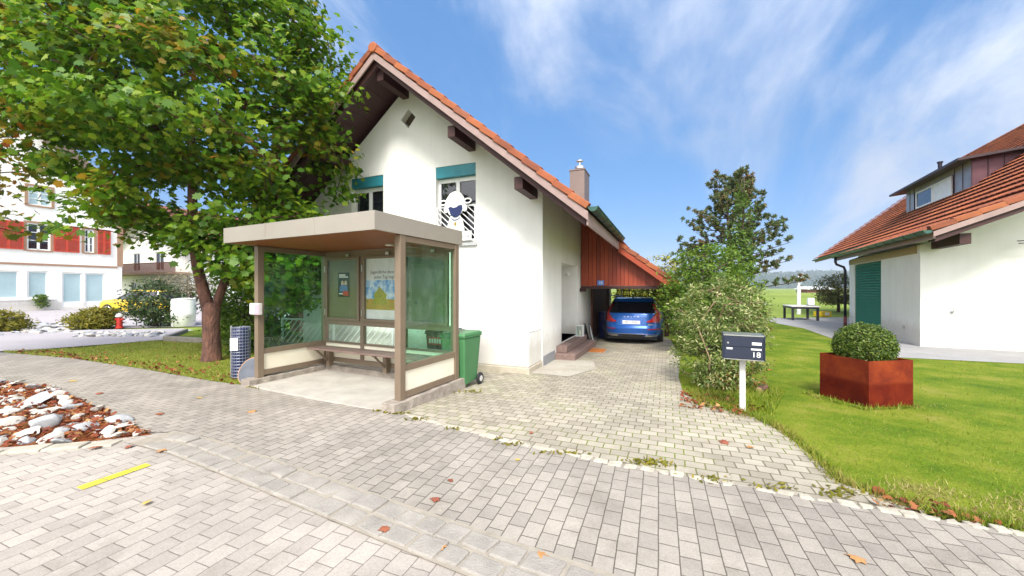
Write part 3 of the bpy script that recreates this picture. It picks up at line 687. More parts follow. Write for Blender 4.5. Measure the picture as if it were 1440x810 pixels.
def window(name, x0, x1, z0, z1, blind):
    y = .13
    bb = MB(); bb.box(x0 + .004, x1 - .004, y - .115, y + .05, z1 - blind, z1 - .003); wb = bb.build('blind_box', M['teal'], H, bevel=.004)
    zt = z1 - blind - .002
    fr = MB()
    for a, b, c, d in ((x0 + .002, x0 + .07, z0, zt), (x1 - .07, x1 - .002, z0, zt), (x0 + .07, x1 - .07, zt - .1, zt), (x0 + .07, x1 - .07, z0, z0 + .08), ((x0 + x1) / 2 - .05, (x0 + x1) / 2 + .05, z0 + .08, zt - .1)):
        fr.box(a, b, y, y + .06, c, d)
    w = fr.build('window', M['white_paint'], H, bevel=.004)
    xm = (x0 + x1) / 2
    MB().box(x0 + .07, xm - .05, y + .03, y + .036, z0 + .08, zt - .1).build('pane', M['glass_dark'], w)
    MB().box(xm + .05, x1 - .07, y + .03, y + .036, z0 + .08, zt - .1).build('pane', M['glass_dark'], w)
    MB().box(x0 - .05, x1 + .05, -.06, .12, z0 - .07, z0 - .003).build('sill', M['sill'], w, bevel=.006)
    return w
W1 = window('window', -2.72, -1.625, 2.66, 4.53, .27); window('window', -5.4, -4.32, 3.0, 4.54, .27)
# white lattice railing across the french window
mb = MB(); a, b, z0, z1 = -2.69, -1.66, 2.74, 3.55
for p, q in (((a, z0), (b, z0)), ((a, z1), (b, z1)), ((a, z0), (a, z1)), ((b, z0), (b, z1))): mb.bar((p[0], .05, p[1]), (q[0], .05, q[1]), .035, .035, (0, 1, 0))
k = a - .75
while k < b:
    p0 = (k, z1); x_s = max(a, k); x_e = min(b, k + .92)
    if x_e - x_s > .05:
        mb.bar((x_s, .05, z1 - (x_s - k) * .88), (x_e, .05, z1 - (x_e - k) * .88), .018, .018, (0, 1, 0))
    k += .155
mb.build('window_railing', M['white_paint'], W1)
# roof
def tile_field(mb, O, U, Sd, L, SL, tw=.3, tl=.34, lift=.05, keep=None, detail=True):
    U = Vector(U).normalized(); Sd = Vector(Sd).normalized(); Nn = U.cross(Sd).normalized()
    if Nn.z < 0: Nn = -Nn
    O = Vector(O); pr = [(.01, .0), (.12, .024), (.26, .004), (.62, .0), (.88, .012), (.99, .006)] if detail else [(.01, 0), (.5, .01), (.99, 0)]
    nc = int(round(L / tw)); nr = int(round(SL / tl)); tw = L / nc; tl = SL / nr
    for j in range(nr):
        for i in range(nc):
            if keep and not keep((i + .5) * tw, (j + .5) * tl): continue
            jt = rng.normal() * .004; m = len(pr)
            lo = [O + U * (i + f) * tw + Sd * (j * tl - .035 + jt) + Nn * (lift + h + .012) for f, h in pr]
            hi = [O + U * (i + f) * tw + Sd * ((j + 1) * tl) + Nn * (lift * .25 + h * .6) for f, h in pr]
            bt = [p - Nn * (.03 + .0) for p in lo]
            mb.add(lo + hi + bt, [(k, k + 1, m + k + 1, m + k) for k in range(m - 1)] + [(2 * m + k, 2 * m + k + 1, k + 1, k) for k in range(m - 1)])
    return mb
def verge(mb, P, Q, inward, up, n, w=.11, h=.17, taper=.02):
    """edge tiles from P (low) to Q (high), each lapping the one below"""
    P = Vector(P); Q = Vector(Q); d = (Q - P) / n; up = Vector(up); inn = Vector(inward)
    for i in range(n):
        a = P + d * i - d * .08; b = P + d * (i + 1)
        lowu = up * .028; 
        q0 = [a - up * h + lowu, a - up * h + inn * w + lowu, a + inn * w + lowu, a + lowu]; q1 = [b - up * h, b - up * h + inn * w * .9, b + inn * w * .9, b]
        mb.hexa(q0, q1)
    return mb
XE = 1.2; Y0, Y1 = -1.15, 10.3
sR = Vector((-1, 0, PIT)).normalized(); upR = Vector((PIT, 0, 1)).normalized()
sL = Vector((1, 0, PIT)).normalized(); upL = Vector((-PIT, 0, 1)).normalized()
zr = ZR + .33; ze = zr - PIT * (XE - XR); XW = -7.2 - 1.2
lenR = math.hypot(XE - XR, zr - ze)
mb = MB(); tile_field(mb, (XE, Y0 + .1, ze - .06), (0, 1, 0), sR, Y1 - Y0 - .2, lenR, .3, .36, detail=False)
tile_field(mb, (2 * XR - XE, Y0 + .1, ze - .06), (0, 1, 0), sL, Y1 - Y0 - .2, lenR, .3, .36, detail=False)
RT = mb.build('roof_tiles', M['tile'], H)
mb = MB(); verge(mb, Vector((XE, Y0 - .03, ze + .05)), Vector((XR + .06, Y0 - .03, zr + .03)), (0, 1, 0), upR, 16, .16, .12)
verge(mb, Vector((2 * XR - XE, Y0 - .03, ze + .05)), Vector((XR - .06, Y0 - .03, zr + .03)), (0, 1, 0), upL, 16, .16, .12)
for k in range(28):
    y0 = Y0 - .05 + k * .41; mb.lathe([(.115, 0), (.125, .02), (.105, .43)], 10, (0, 0, 0)); 
    for i in range(len(mb.v) - 30, len(mb.v)): x, y, z = mb.v[i]; mb.v[i] = (XR + x, y0 + z, zr + .0 + y * .95)
mb.build('verge_tiles', M['tile'], RT, bevel=.012)
mb = MB()
for sg, sv, uv in ((1, sR, upR), (-1, sL, upL)):
    xe = XE - .05 if sg > 0 else 2 * XR - XE + .05
    zb = ze - .125
    for k in range(18):      # soffit boards run along the roof, planks across the slope
        f0, f1 = k / 18, (k + 1) / 18
        a0 = Vector((xe + (XR - xe) * f0, 0, zb + PIT * abs(xe - XR) * f0)); a1 = Vector((xe + (XR - xe) * (f1 - .002), 0, zb + PIT * abs(xe - XR) * (f1 - .002)))
        q = [a0, a1, a1 + Vector((0, 0, .05)), a0 + Vector((0, 0, .05))]
        mb.add([(p.x, Y0 + .06, p.z) for p in q] + [(p.x, Y1 - .06, p.z) for p in q], [(0, 1, 2, 3), (7, 6, 5, 4), (0, 4, 5, 1), (1, 5, 6, 2), (2, 6, 7, 3), (3, 7, 4, 0)])
SO = mb.build('soffit', M['darkwood'], H)
mb = MB()
for sg in (1, -1):
    xe = XE if sg > 0 else 2 * XR - XE
    for yy in (Y0 + .0, Y1 - .03):
        mb.add([(xe, yy, ze - .09), (XR, yy, zr - .09), (XR, yy, zr - .25), (xe, yy, ze - .25), (xe, yy + .03, ze - .09), (XR, yy + .03, zr - .09), (XR, yy + .03, zr - .25), (xe, yy + .03, ze - .25)],
               [(0, 1, 2, 3), (7, 6, 5, 4), (0, 4, 5, 1), (2, 6, 7, 3), (3, 7, 4, 0), (1, 5, 6, 2)])
build_each(mb, 'barge_board', M['mauve'], H)
mb = MB()
for sg in (1, -1):
    xe = XE - .06 if sg > 0 else 2 * XR - XE + .06
    for yy in (Y0 + .1,):
        mb.add([(xe, yy, ze - .15), (XR, yy, zr - .15), (XR, yy, zr - .36), (xe, yy, ze - .33), (xe, yy + .1, ze - .15), (XR, yy + .1, zr - .15), (XR, yy + .1, zr - .36), (xe, yy + .1, ze - .33)],
               [(0, 1, 2, 3), (7, 6, 5, 4), (0, 4, 5, 1), (2, 6, 7, 3), (3, 7, 4, 0), (1, 5, 6, 2)])
mb.build('rafter', M['darkwood'], H)
for x in (XR, -1.72, -.2, 2 * XR + 1.72, 2 * XR + .2):
    zt = zr - .36 - PIT * abs(x - XR) - (.02 if x == XR else .05)
    mb = MB(); mb.box(x - .09, x + .09, Y0 + .22, .35, zt - .24, zt); mb.build('purlin', M['darkwood'], H, bevel=.006)
mb = MB(); mb.box(XE - .03, XE + .0, Y0 + .031, 3.55, ze - .33, ze - .10); mb.build('eave_board', M['mauve'], H)
def gutter_mb(mb, pts, r):
    """half round channel, open at the top, with a rolled lip"""
    pts = [Vector(p) for p in pts]; d = (pts[-1] - pts[0]).normalized(); sd = d.cross(Vector((0, 0, 1))).normalized(); n = 10
    vs = []; fs = []
    for p in pts:
        for k in range(n + 1):
            th = math.pi * k / n; vs.append(p + sd * math.cos(th) * r - Vector((0, 0, 1)) * math.sin(th) * r)
        for k in range(n + 1):
            th = math.pi * (n - k) / n; vs.append(p + sd * math.cos(th) * r * .9 - Vector((0, 0, 1)) * math.sin(th) * r * .9)
    m = 2 * (n + 1)
    for i in range(len(pts) - 1):
        for k in range(m): fs.append((i * m + k, i * m + (k + 1) % m, (i + 1) * m + (k + 1) % m, (i + 1) * m + k))
    fs.append(tuple(range(n, -1, -1))); fs.append(tuple((len(pts) - 1) * m + k for k in range(n + 1)))
    mb.add(vs, fs)
    L = (pts[-1] - pts[0]).length; k = .5
    while k < L:
        c = pts[0] + d * k; ring = [c + sd * math.cos(math.pi * i / n) * (r + .008) - Vector((0, 0, 1)) * math.sin(math.pi * i / n) * (r + .008) for i in range(n + 1)]
        mb.tube(ring, .007, 5); k += .7
    mb.tube([p + sd * r for p in pts], .014, 6); mb.tube([p - sd * r for p in pts], .014, 6)
    return mb
gutter_mb(MB(), [(XE + .085, Y0 + .0, ze - .01), (XE + .085, 3.5, ze - .01)], .085).build('gutter', M['gutter'], H, smooth='auto')
# chimney
cx, cy = -.38, 5.6; zc = zr - PIT * (cx - XR)
mb = MB(); mb.box(cx - .3, cx + .22, cy - .3, cy + .6, zc - .5, 5.72); ch = mb.build('chimney', M['chimney'], H, bevel=.01)
mb = MB(); mb.box(cx - .32, cx + .24, cy - .32, cy + .62, 5.72, 5.76); mb.build('cap_rim', M['chimney'], ch)
mb = MB(); mb.lathe([(.14, 5.76), (.14, 5.85), (.17, 5.87), (.17, 5.95), (.13, 5.97)], 16, (cx - .03, cy + .1, 0)); mb.lathe([(.03, 5.97), (.03, 6.12), (.12, 6.14), (.12, 6.17), (.03, 6.2)], 16, (cx - .03, cy + .1, 0)); mb.build('flue_cowl', M['steel'], ch, smooth='auto')
# carport under the lengthened roof
CP = .755; x1, z1c = 1.17, 2.94; x2 = 2.80; z2 = z1c - CP * (x2 - x1); yc = 3.86; yf = 3.55; yb = 10.3
mb = MB(); tile_field(mb, (x2, yf + .1, z2 - .05), (0, 1, 0), Vector((-1, 0, CP)), yb - yf - .1, math.hypot(x2 - x1, z1c - z2), .3, .34, detail=False)
upc = Vector((CP, 0, 1)).normalized()
verge(mb, Vector((x2 + .02, yf - .02, z2 + .03)), Vector((x1, yf - .02, z1c + .04)), (0, 1, 0), upc, 6, .16, .12); cr = mb.build('carport_roof', M['tile'], H)
mb = MB(); mb.add([(x1, yf, z1c - .11), (x2, yf, z2 - .11), (x2, yf, z2 - .28), (x1, yf, z1c - .28)] + [(x1, yf + .04, z1c - .11), (x2, yf + .04, z2 - .11), (x2, yf + .04, z2 - .28), (x1, yf + .04, z1c - .28)], [(0, 1, 2, 3), (7, 6, 5, 4), (0, 4, 5, 1), (1, 5, 6, 2), (2, 6, 7, 3), (3, 7, 4, 0)]); mb.build('barge_board', M['redboard'], cr)
mb = MB(); mb.add([(x1 - .1, yf + .05, z1c - .1 + .075), (x2 - .02, yf + .05, z2 - .1), (x2 - .02, yf + .05, z2 - .16), (x1 - .1, yf + .05, z1c - .16 + .075)] + [(x1 - .1, yb, z1c - .1 + .075), (x2 - .02, yb, z2 - .1), (x2 - .02, yb, z2 - .16), (x1 - .1, yb, z1c - .16 + .075)], [(0, 1, 2, 3), (7, 6, 5, 4), (0, 4, 5, 1), (1, 5, 6, 2), (2, 6, 7, 3), (3, 7, 4, 0)]); mb.build('soffit', M['darkwood'], cr)
mb = MB(); bx = .03; bw = .118
while bx < 2.55:
    xa, xb = bx, min(bx + bw - .006, 2.58); lim = lambda x: (z1c - CP * (x - x1)) - .165 if x > x1 else min(z1c - .165 + .9 * (x1 - x), ze - .2 + PIT * (XE - x))
    o = .02 if int(bx / bw) % 2 else 0
    mb.add([(xa, yc - o, 1.665), (xb, yc - o, 1.665), (xb, yc - o, lim(xb)), (xa, yc - o, lim(xa)), (xa, yc + .03, 1.665), (xb, yc + .03, 1.665), (xb, yc + .03, lim(xb)), (xa, yc + .03, lim(xa))], [(0, 1, 2, 3), (7, 6, 5, 4), (0, 4, 5, 1), (1, 5, 6, 2), (2, 6, 7, 3), (3, 7, 4, 0)]); bx += bw
mb.build('gable_boards', M['redboard'], H)
mb = MB(); mb.prism([(.03, 1.67), (2.5, 1.67), (1.17, 2.78), (1.1, ze - .34), (.03, 3.60)], yc + .032, yc + .06); mb.build('gable_gap_blocker', M['darkwood'], H)  # panel added behind the boards to block sky light through their gaps
mb = MB(); mb.box(.03, 2.6, yc - .03, yc + .09, 1.57, 1.66); mb.box(.0, .16, yc - .1, yc + .12, 1.49, 1.6); mb.box(2.42, 2.56, 6.7, 6.84, -.4, 1.48); mb.box(2.42, 2.56, 9.7, 9.84, -.4, 1.6); mb.box(.0, .14, 9.7, 9.84, -.4, 1.6); mb.box(2.42, 2.56, yc + .14, 9.7, 1.48, 1.6); build_each(mb, 'carport_frame', M['darkwood'], H, bevel=.005)
mb = MB(); mb.box(.012, .06, 5.6, 9.6, -.35, 2.2); mb.build('carport_boarding', M['brickbrown'], H)
mb = MB()
mb.box(.002, .50, .95, 3.72, -.35, .035); s1 = mb.build('step', M['step'], H, bevel=.012)
mb = MB(); mb.box(.002, .26, 1.1, 3.58, .035, .195); mb.build('step', M['step'], H, bevel=.012)
mb = MB(); mb.box(-.95, -.002, 1.592, 3.458, .0, .22); mb.build('threshold', M['step'], H)
lp = thing('wall_lamp', 'small round white lamp on the door recess of the white house', 'lamp', hp(-.25, 3.3, 2.02), RH)
mb = MB(); mb.lathe([(.0, -.07), (.05, -.05), (.07, 0), (.05, .05), (0, .07)], 14); mb.build('globe', M['white_paint'], lp, smooth=True)
mb = MB(); mb.box(-.03, .03, .03, .165, -.03, .03); mb.build('bracket', M['steel'], lp)
# house number plaque
pl = thing('number_plaque', 'small blue enamel number plaque on the red gable boards', 'plaque', hp(.63, yc - .026, 1.68), RH)
mb = MB(); mb.box(-.10, .10, -.006, 0, 0, .15); mb.build('plate', pm('blue_enamel', (.08, .20, .55), None, .3, 3), pl, bevel=.004)
text_mb('18', .11, lambda x, y: (x, -.0075, .075 + y)).build('numerals', M['white_paint'], pl)
# sheep shaped board at the window
def circ(cx, cz, rx, rz, n=24, a0=0, a1=2 * math.pi): return [(cx + rx * math.cos(a0 + (a1 - a0) * k / n), cz + rz * math.sin(a0 + (a1 - a0) * k / n)) for k in range(n)]
sp = thing('sheep_board', 'white sheep shaped board with navy face on the window railing', 'board', hp(-2.17, .012, 2.74), RH)
cz = 2.74
body = [(-.22, .0), (-.25, .25), (-.17, .50), (-.13, .58)] + [(.13, .58), (.2, .45), (.24, .25), (.25, .0)]
mb = MB(); mb.prism(body, -.012, .0); mb.build('body', M['white_paint'], sp)
mb = MB(); mb.prism([(-.15, .6), (-.24, .72), (-.28, .86), (-.24, 1.0), (-.14, 1.12), (0, 1.17), (.14, 1.12), (.24, 1.0), (.27, .86), (.23, .72), (.14, .6)], -.02, -.0125); mb.build('wool', M['white_paint'], sp)
mb = MB(); mb.prism([(-.19, .78), (-.12, .8), (-.05, .77), (.03, .78), (.1, .82), (.19, .82), (.2, .72), (.14, .6), (.05, .54), (-.04, .54), (-.13, .62)], -.026, -.0205); mb.build('face', M['navy'], sp)
for sx in (-1, 1):
    mb = MB(); o_ = circ(sx * .33, .91, .11, .07, 18); i_ = circ(sx * .335, .91, .07, .036, 18)
    mb.panel(o_, [i_], lambda a, b, d: (a, -.022 + d, b), .012, True); mb.build('ear', M['white_paint'], sp)
    mb = MB(); mb.prism(circ(sx * .26, .75, .06, .09, 14), -.016, -.0126); mb.build('ear_tip', M['white_paint'], sp)
mb = MB(); mb.prism([(-.11, .535), (-.04, .49), (.05, .49), (.13, .54), (.13, .515), (.05, .465), (-.04, .465), (-.11, .51)], -.018, -.0126); mb.build('collar', M['navy'], sp)
mb = MB(); mb.prism(circ(.0, .385, .035, .05, 14), -.018, -.0126); mb.build('bell', pm('brass', (.45, .33, .08), None, .4, 4, metal=.6), sp)
mb = MB(); mb.prism([(.12, -.02), (.44, -.02), (.44, .2), (.12, .2)], -.03, -.022); mb.build('name_board', M['white_paint'], sp)
text_mb('oria', .13, lambda x, y: (.28 + x, -.0315, .085 + y)).build('lettering', M['navy'], sp)
# things by the door
d0 = hp(.3, 4.6, 0); dm = at(840, 494)
ma = thing('doormat', 'orange coir doormat lying on the driveway below the steps', 'doormat', (dm.x, dm.y, gz(dm.x, dm.y) + .016), RH)
mb = MB(); mb.box(-.2, .2, -.3, .3, 0, .022); mb.build('mat', M['coir'], ma, bevel=.008)
ln = thing('candle_lantern', 'white framed glass lantern standing on the top door step', 'lantern', hp(.13, 3.2, .195), RH)
mb = MB()
for x in (-.09, .09):
    for y in (-.09, .09): mb.box(x - .012, x + .012, y - .012, y + .012, 0, .3)
mb.box(-.11, .11, -.11, .11, 0, .015); mb.box(-.11, .11, -.11, .11, .3, .325); mb.build('frame', M['white_paint'], ln)
mb = MB(); mb.box(-.085, .085, -.085, .085, .015, .3); mb.build('glass', M['glass_clear'], ln)
mb = MB(); mb.lathe([(.03, .016), (.03, .16)], 12); mb.build('candle', M['cream'], ln)
for k, (x, y, mt, lab) in enumerate(((.18, 4.15, 'black', 'black sledge leaning against the white wall past the steps'), (.3, 4.35, 'white_paint', 'white sledge with dark rim leaning beside the black sledge'))):
    g = thing('sledge', lab, 'sledge', (0, 0, 0), 0, 'sledges by the steps'); q = hp(x, y, 0); g.location = (q.x, q.y, gz(q.x, q.y) + .015); g.rotation_euler = (0, 0, RH)
    prof = [(-.2, .0), (-.21, .3), (-.17, .52), (-.07, .62), (.07, .62), (.17, .52), (.21, .3), (.2, .0)]
    mb = MB()
    fx = lambda z: -.22 * z + .12 * (z - .3) ** 2
    mb.add([(fx(z) - .01, p * .8, z) for p, z in prof] + [(fx(z) + .015, p * .8, z) for p, z in prof], [tuple(range(8)), tuple(range(15, 7, -1))] + [(i, (i + 1) % 8, 8 + (i + 1) % 8, 8 + i) for i in range(8)])
    mb.build('shell', M[mt], g, bevel=.005)
    mb = MB(); mb.tube([(fx(z) + .016, p * .8, z + .004) for p, z in prof], .018, 6); mb.build('rim', M['rubber'] if k else M['black'], g, smooth=True)
q = hp(.5, 6.0, 0); br = thing('barrel', 'dark blue plastic barrel in the shade of the carport wall', 'barrel', (q.x, q.y, gz(q.x, q.y) + .015))
mb = MB(); mb.lathe([(.26, 0), (.28, .03), (.285, .3), (.295, .32), (.285, .34), (.285, .62), (.295, .64), (.285, .66), (.27, .9)], 24); mb.build('drum', M['plastic_blue'], br, smooth='auto')
mb = MB(); mb.lathe([(.285, .9), (.285, .93), (.1, .94)], 24); mb.build('lid', M['plastic_blue'], br)

# ================================================================== HOUSE ON THE RIGHT
QO = Vector((11.373, 10.6, 0)); RQ = -R(28.46)
Q = thing('tiled_house', 'white house with steep red tiled roof, copper dormer and green roller shutter', 'house', QO, RQ)
def qp(x, y, z): return Matrix.Translation(QO) @ Matrix.Rotation(RQ, 4, 'Z') @ Vector((x, y, z))
KX, KZ, MS = 1.3, 3.72, .83; RX, YF = 8.3, 20.4; EX, EZ = -.3, 3.06
FS = (KZ - EZ) / (KX - EX)
zR_ = KZ + MS * (RX - KX)
mb = MB(); mb.add([(0, 0, -.6), (0, 0, 2.80), (KX + .2, 0, 3.42), (RX, 0, zR_ - .3), (2 * RX - KX, 0, 3.42), (2 * RX - KX, 0, -.6)], [(0, 1, 2, 3, 4, 5)])
mb.build('gable_wall', M['plaster_warm'], Q, fix=False)
mb = MB(); mb.panel([(.001, -.6), (6.5, -.6), (6.5, 2.80), (.001, 2.80)], [[(2.9, -.12), (5.95, -.12), (5.95, 2.56), (2.9, 2.56)]], lambda a, b, d: (d, a, b), .14)
mb.add([(0, 6.5, -.6), (3.6, 6.5, -.6), (3.6, 6.5, 3.4), (KX + .2, 6.5, 3.4), (0, 6.5, 2.80)], [(0, 1, 2, 3, 4)]); mb.add([(3.6, 6.5, -.6), (3.6, 20, -.6), (3.6, 20, 5.3), (3.6, 6.5, 5.3)], [(0, 1, 2, 3)])
mb.add([(3.6, 20, -.6), (3.6, 20, 5.2), (RX, 20, zR_ - .3), (2 * RX - KX, 20, 3.4), (2 * RX - KX, 20, -.6)], [(0, 1, 2, 3, 4)])
mb.build('side_wall', M['plaster_warm'], Q)
mb = MB(); z = -.12
while z < 2.5:
    mb.hexa([(.035, 2.93, z), (.06, 2.93, z), (.06, 5.92, z), (.035, 5.92, z)], [(.085, 2.93, z + .088), (.11, 2.93, z + .088), (.11, 5.92, z + .088), (.085, 5.92, z + .088)]); z += .095
mb.build('roller_shutter', M['shutter'], Q)
mb = MB(); mb.box(.03, .13, 2.9, 2.93, -.12, 2.56); mb.box(.03, .13, 5.92, 5.95, -.12, 2.56); build_each(mb, 'shutter_guide', M['white_paint'], Q)
mb = MB(); mb.box(-.02, .002, .2, 6.5, 2.58, 2.78); mb.build('eave_band', pm('ochre_band', (.42, .30, .12), None, .7, 4), Q)
FY0, FY1 = -1.6, 7.4
sM = Vector((1, 0, MS)).normalized(); sF = Vector((1, 0, FS)).normalized()
mb = MB(); tile_field(mb, (KX, -1.5, KZ - .02), (0, 1, 0), sM, YF + 1.5, math.hypot(RX - KX, zR_ - KZ), .25, .36, lift=.075)
tile_field(mb, (2 * RX - KX, -1.5, KZ - .02), (0, 1, 0), Vector((-1, 0, MS)).normalized(), YF + 1.5, math.hypot(RX - KX, zR_ - KZ), .5, .36, detail=False)
RTQ = mb.build('roof_tiles', M['tile'], Q)
mb = MB(); tile_field(mb, (EX, FY0 + .16, EZ - .03), (0, 1, 0), sF, FY1 - FY0 - .16, math.hypot(KX - EX, KZ - EZ), .25, .21, lift=.03); mb.build('eave_tiles', M['tile'], RTQ)
upF = Vector((-FS, 0, 1)).normalized(); upM = Vector((-MS, 0, 1)).normalized()
mb = MB(); verge(mb, Vector((EX - .03, FY0, EZ + .06)), Vector((KX, FY0, KZ + .06)), (0, 1, 0), upF, 4, .18, .13); verge(mb, Vector((KX, FY0, KZ + .06)), Vector((RX, FY0, zR_ + .06)), (0, 1, 0), upM, 20, .18, .14)
k = 0
while -1.5 + k * .4 < YF:
    n0 = len(mb.v); mb.lathe([(.13, 0), (.14, .02), (.115, .42)], 10, (0, 0, 0))
    for i in range(n0, len(mb.v)): x, y, z = mb.v[i]; mb.v[i] = (RX + x, -1.5 + k * .4 + z, zR_ + .03 + y)
    k += 1
mb.build('verge_tiles', M['tile'], RTQ, bevel=.012)
def slab(mb, x0, z0, x1, z1, y0, y1, t):
    mb.add([(x0, y0, z0), (x1, y0, z1), (x1, y0, z1 - t), (x0, y0, z0 - t), (x0, y1, z0), (x1, y1, z1), (x1, y1, z1 - t), (x0, y1, z0 - t)], [(0, 1, 2, 3), (7, 6, 5, 4), (0, 4, 5, 1), (1, 5, 6, 2), (2, 6, 7, 3), (3, 7, 4, 0)])
mb = MB(); slab(mb, EX + .05, EZ - .06, KX, KZ - .07, FY0 + .05, FY1 - .02, .06); slab(mb, KX + .001, KZ - .07, RX, zR_ - .07, FY0 + .05, YF - .05, .06); slab(mb, RX + .001, zR_ - .07, 2 * RX - KX, KZ - .07, FY0 + .05, YF - .05, .06); mb.build('soffit', M['darkwood'], Q)
mb = MB(); slab(mb, EX, EZ - .07, KX, KZ - .07, FY0, FY0 + .045, .13); slab(mb, KX + .001, KZ - .07, RX, zR_ - .07, FY0, FY0 + .045, .15); build_each(mb, 'barge_board', M['mauve'], Q)
mb = MB(); slab(mb, EX + .05, EZ - .16, KX, KZ - .16, FY0 + .06, FY0 + .2, .16); slab(mb, KX + .001, KZ - .16, RX, zR_ - .16, FY0 + .06, FY0 + .2, .2); mb.build('rafter', M['darkwood'], Q)
for x, z in ((.32, 2.93), (3.4, 5.1)): MB().box(x - .1, x + .1, FY0 + .2, .2, z - .26, z).build('purlin', M['darkwood'], Q, bevel=.006)
mb = MB(); mb.box(EX + .01, EX + .05, FY0 + .05, FY1, EZ - .24, EZ - .06); mb.box(KX - .02, KX, FY1 + .002, YF - .1, KZ - .26, KZ - .08); mb.build('eave_board', M['mauve'], Q)
g = gutter_mb(MB(), [(EX - .085, FY0 + .02, EZ - .03), (EX - .085, FY1, EZ - .03)], .085); gutter_mb(g, [(KX - .08, FY1 + .2, KZ - .08), (KX - .08, YF + .1, KZ - .08)], .08); g.build('gutter', M['gutter'], Q, smooth='auto')
mb = MB(); mb.tube([(EX - .085, 6.9, EZ - .11), (EX - .085, 6.9, EZ - .3), (EX - .06, 6.85, EZ - .42), (-.14, 6.72, EZ - .55), (-.1, 6.68, EZ - .7), (-.1, 6.68, .35)], .05, 10); dp = mb.build('downpipe', M['pipe'], Q, smooth=True)
mb = MB(); mb.tube([(-.1, 6.68, -.2), (-.1, 6.68, .36)], .06, 10); mb.build('standpipe', pm('rusty_red_pipe', (.16, .025, .02), None, .5, 4), dp, smooth=True)
# dormer
DX, DY0, DY1, DT = 3.0, 4.95, 10.35, 6.22; DB = KZ + MS * (DX - KX)
D = MB(); D.add([(DX, DY0, DB - .1), (DX, DY1, DB - .1), (DX, DY1, DT), (DX, DY0, DT)], [(0, 1, 2, 3)])
XM = 4.85; ZM = DT + .1 * (XM - DX)
for y in (DY0, DY1): D.add([(DX, y, DB - .1), (DX, y, DT), (XM, y, ZM), (XM, y, ZM - .1)], [(0, 1, 2, 3)])
do = D.build('dormer', M['copper_seam'], Q)
mb = MB(); slab(mb, DX - .5, DT - .02, XM + .15, DT + .1 * (XM + .15 - DX) + .04, DY0 - .35, DY1 + .4, .09); mb.build('dormer_roof', pm('dark_sheet_roof', (.05, .028, .03), None, .5, 3, metal=.3), do)
mb = MB()
for k in range(1, 5):
    x = DX + k * .38; zb = KZ + MS * (x - KX)
    if zb < DT + .05: mb.box(x - .012, x + .012, DY0 - .03, DY0, zb - .05, DT + .1 * (x - DX) - .02)
for y in (DY0 + .0, DY0 + .55, DY0 + 1.1, DY1 - .45, DY1 - .9): mb.box(DX - .03, DX - .001, y, y + .03, DB - .05, DT - .03)
build_each(mb, 'standing_seam', pm('seam_metal', (.09, .045, .05), None, .4, 3, metal=.5), do)
mb = MB(); mb.box(DX - .016, DX - .002, DY0 + .03, DY0 + 1.12, DB, DT - .04); mb.box(DX - .016, DX - .002, DY1 - .88, DY1 - .03, DB, DT - .04); mb.box(DX - .02, DX - .002, DY0 + 1.13, DY1 - .92, DT - .26, DT - .04); mb.build('front_cladding', M['tin_light'], do)
wy0, wy1 = DY0 + 1.25, DY1 - 1.15; wz0, wz1 = DB + .03, DT - .3
mb = MB()
for a, b, c, d in ((wy0, wy0 + .09, wz0, wz1), (wy1 - .09, wy1, wz0, wz1), (wy0 + .09, wy1 - .09, wz1 - .08, wz1), (wy0 + .09, wy1 - .09, wz0, wz0 + .08), ((wy0 + wy1) / 2 - .05, (wy0 + wy1) / 2 + .05, wz0 + .08, wz1 - .08)): mb.box(DX - .07, DX - .018, a, b, c, d)
wd = mb.build('window', M['white_paint'], do, bevel=.005)
ym = (wy0 + wy1) / 2
MB().box(DX - .045, DX - .03, ym + .05, wy1 - .09, wz0 + .08, wz1 - .08).build('pane', M['glass_dark'], wd)
MB().box(DX - .045, DX - .03, wy0 + .09, ym - .05, wz0 + .08, wz1 - .08).build('pane', M['white_paint'], wd)
mb = MB(); mb.lathe([(.09, 0), (.09, .9), (.13, .92), (.13, 1.0)], 12, (6.4, 16.6, KZ + MS * (6.4 - KX))); mb.build('vent_pipe', M['pipe'], Q, smooth='auto')
tp = thing('garden_tap', 'small metal garden tap on the white gable wall of the tiled house', 'tap', qp(.62, -.002, .95), RQ)
mb = MB(); mb.tube([(0, 0, 0), (0, -.09, .0), (0, -.12, -.04), (0, -.12, -.1)], .018, 8); mb.tube([(0, -.07, 0), (0, -.07, .06)], .01, 6); mb.box(-.05, .05, -.08, -.06, .06, .075); mb.build('spout', M['steel'], tp, smooth='auto')
mb = MB(); mb.box(-.03, .03, -.012, 0, -.04, .03); mb.build('wall_plate', M['steel'], tp)
sk = thing('wall_socket', 'tiny grey outlet low on the side wall beside the green shutter', 'socket', qp(-.003, 1.05, .38), RQ)
mb = MB(); mb.box(-.03, 0, -.04, .04, 0, .09); mb.build('cover', M['steel'], sk, bevel=.008)
ab = thing('wall_bracket', 'thin dark metal bracket with two arms high on the white gable wall', 'bracket', qp(1.85, -.002, 2.72), RQ)
mb = MB(); mb.tube([(-.2, -.3, .06), (.35, -.3, .06)], .012, 6); mb.tube([(-.18, -.3, 0), (.35, -.3, 0)], .012, 6); mb.tube([(.02, -.3, .1), (0, -.3, -.1), (.02, -.3, -.3), (.07, -.3, -.42)], .016, 6); mb.tube([(.3, -.3, .03), (.3, 0, .03)], .012, 6); mb.build('arms', M['pipe'], ab, smooth=True)

# ================================================================== BUILDINGS ON THE LEFT
LO = Vector((-36.3, 27.0, 0)); RL = -R(22.17)
B = thing('village_house', 'white village house with red shutters, brown stone corner and large ground floor windows', 'house', LO, RL)
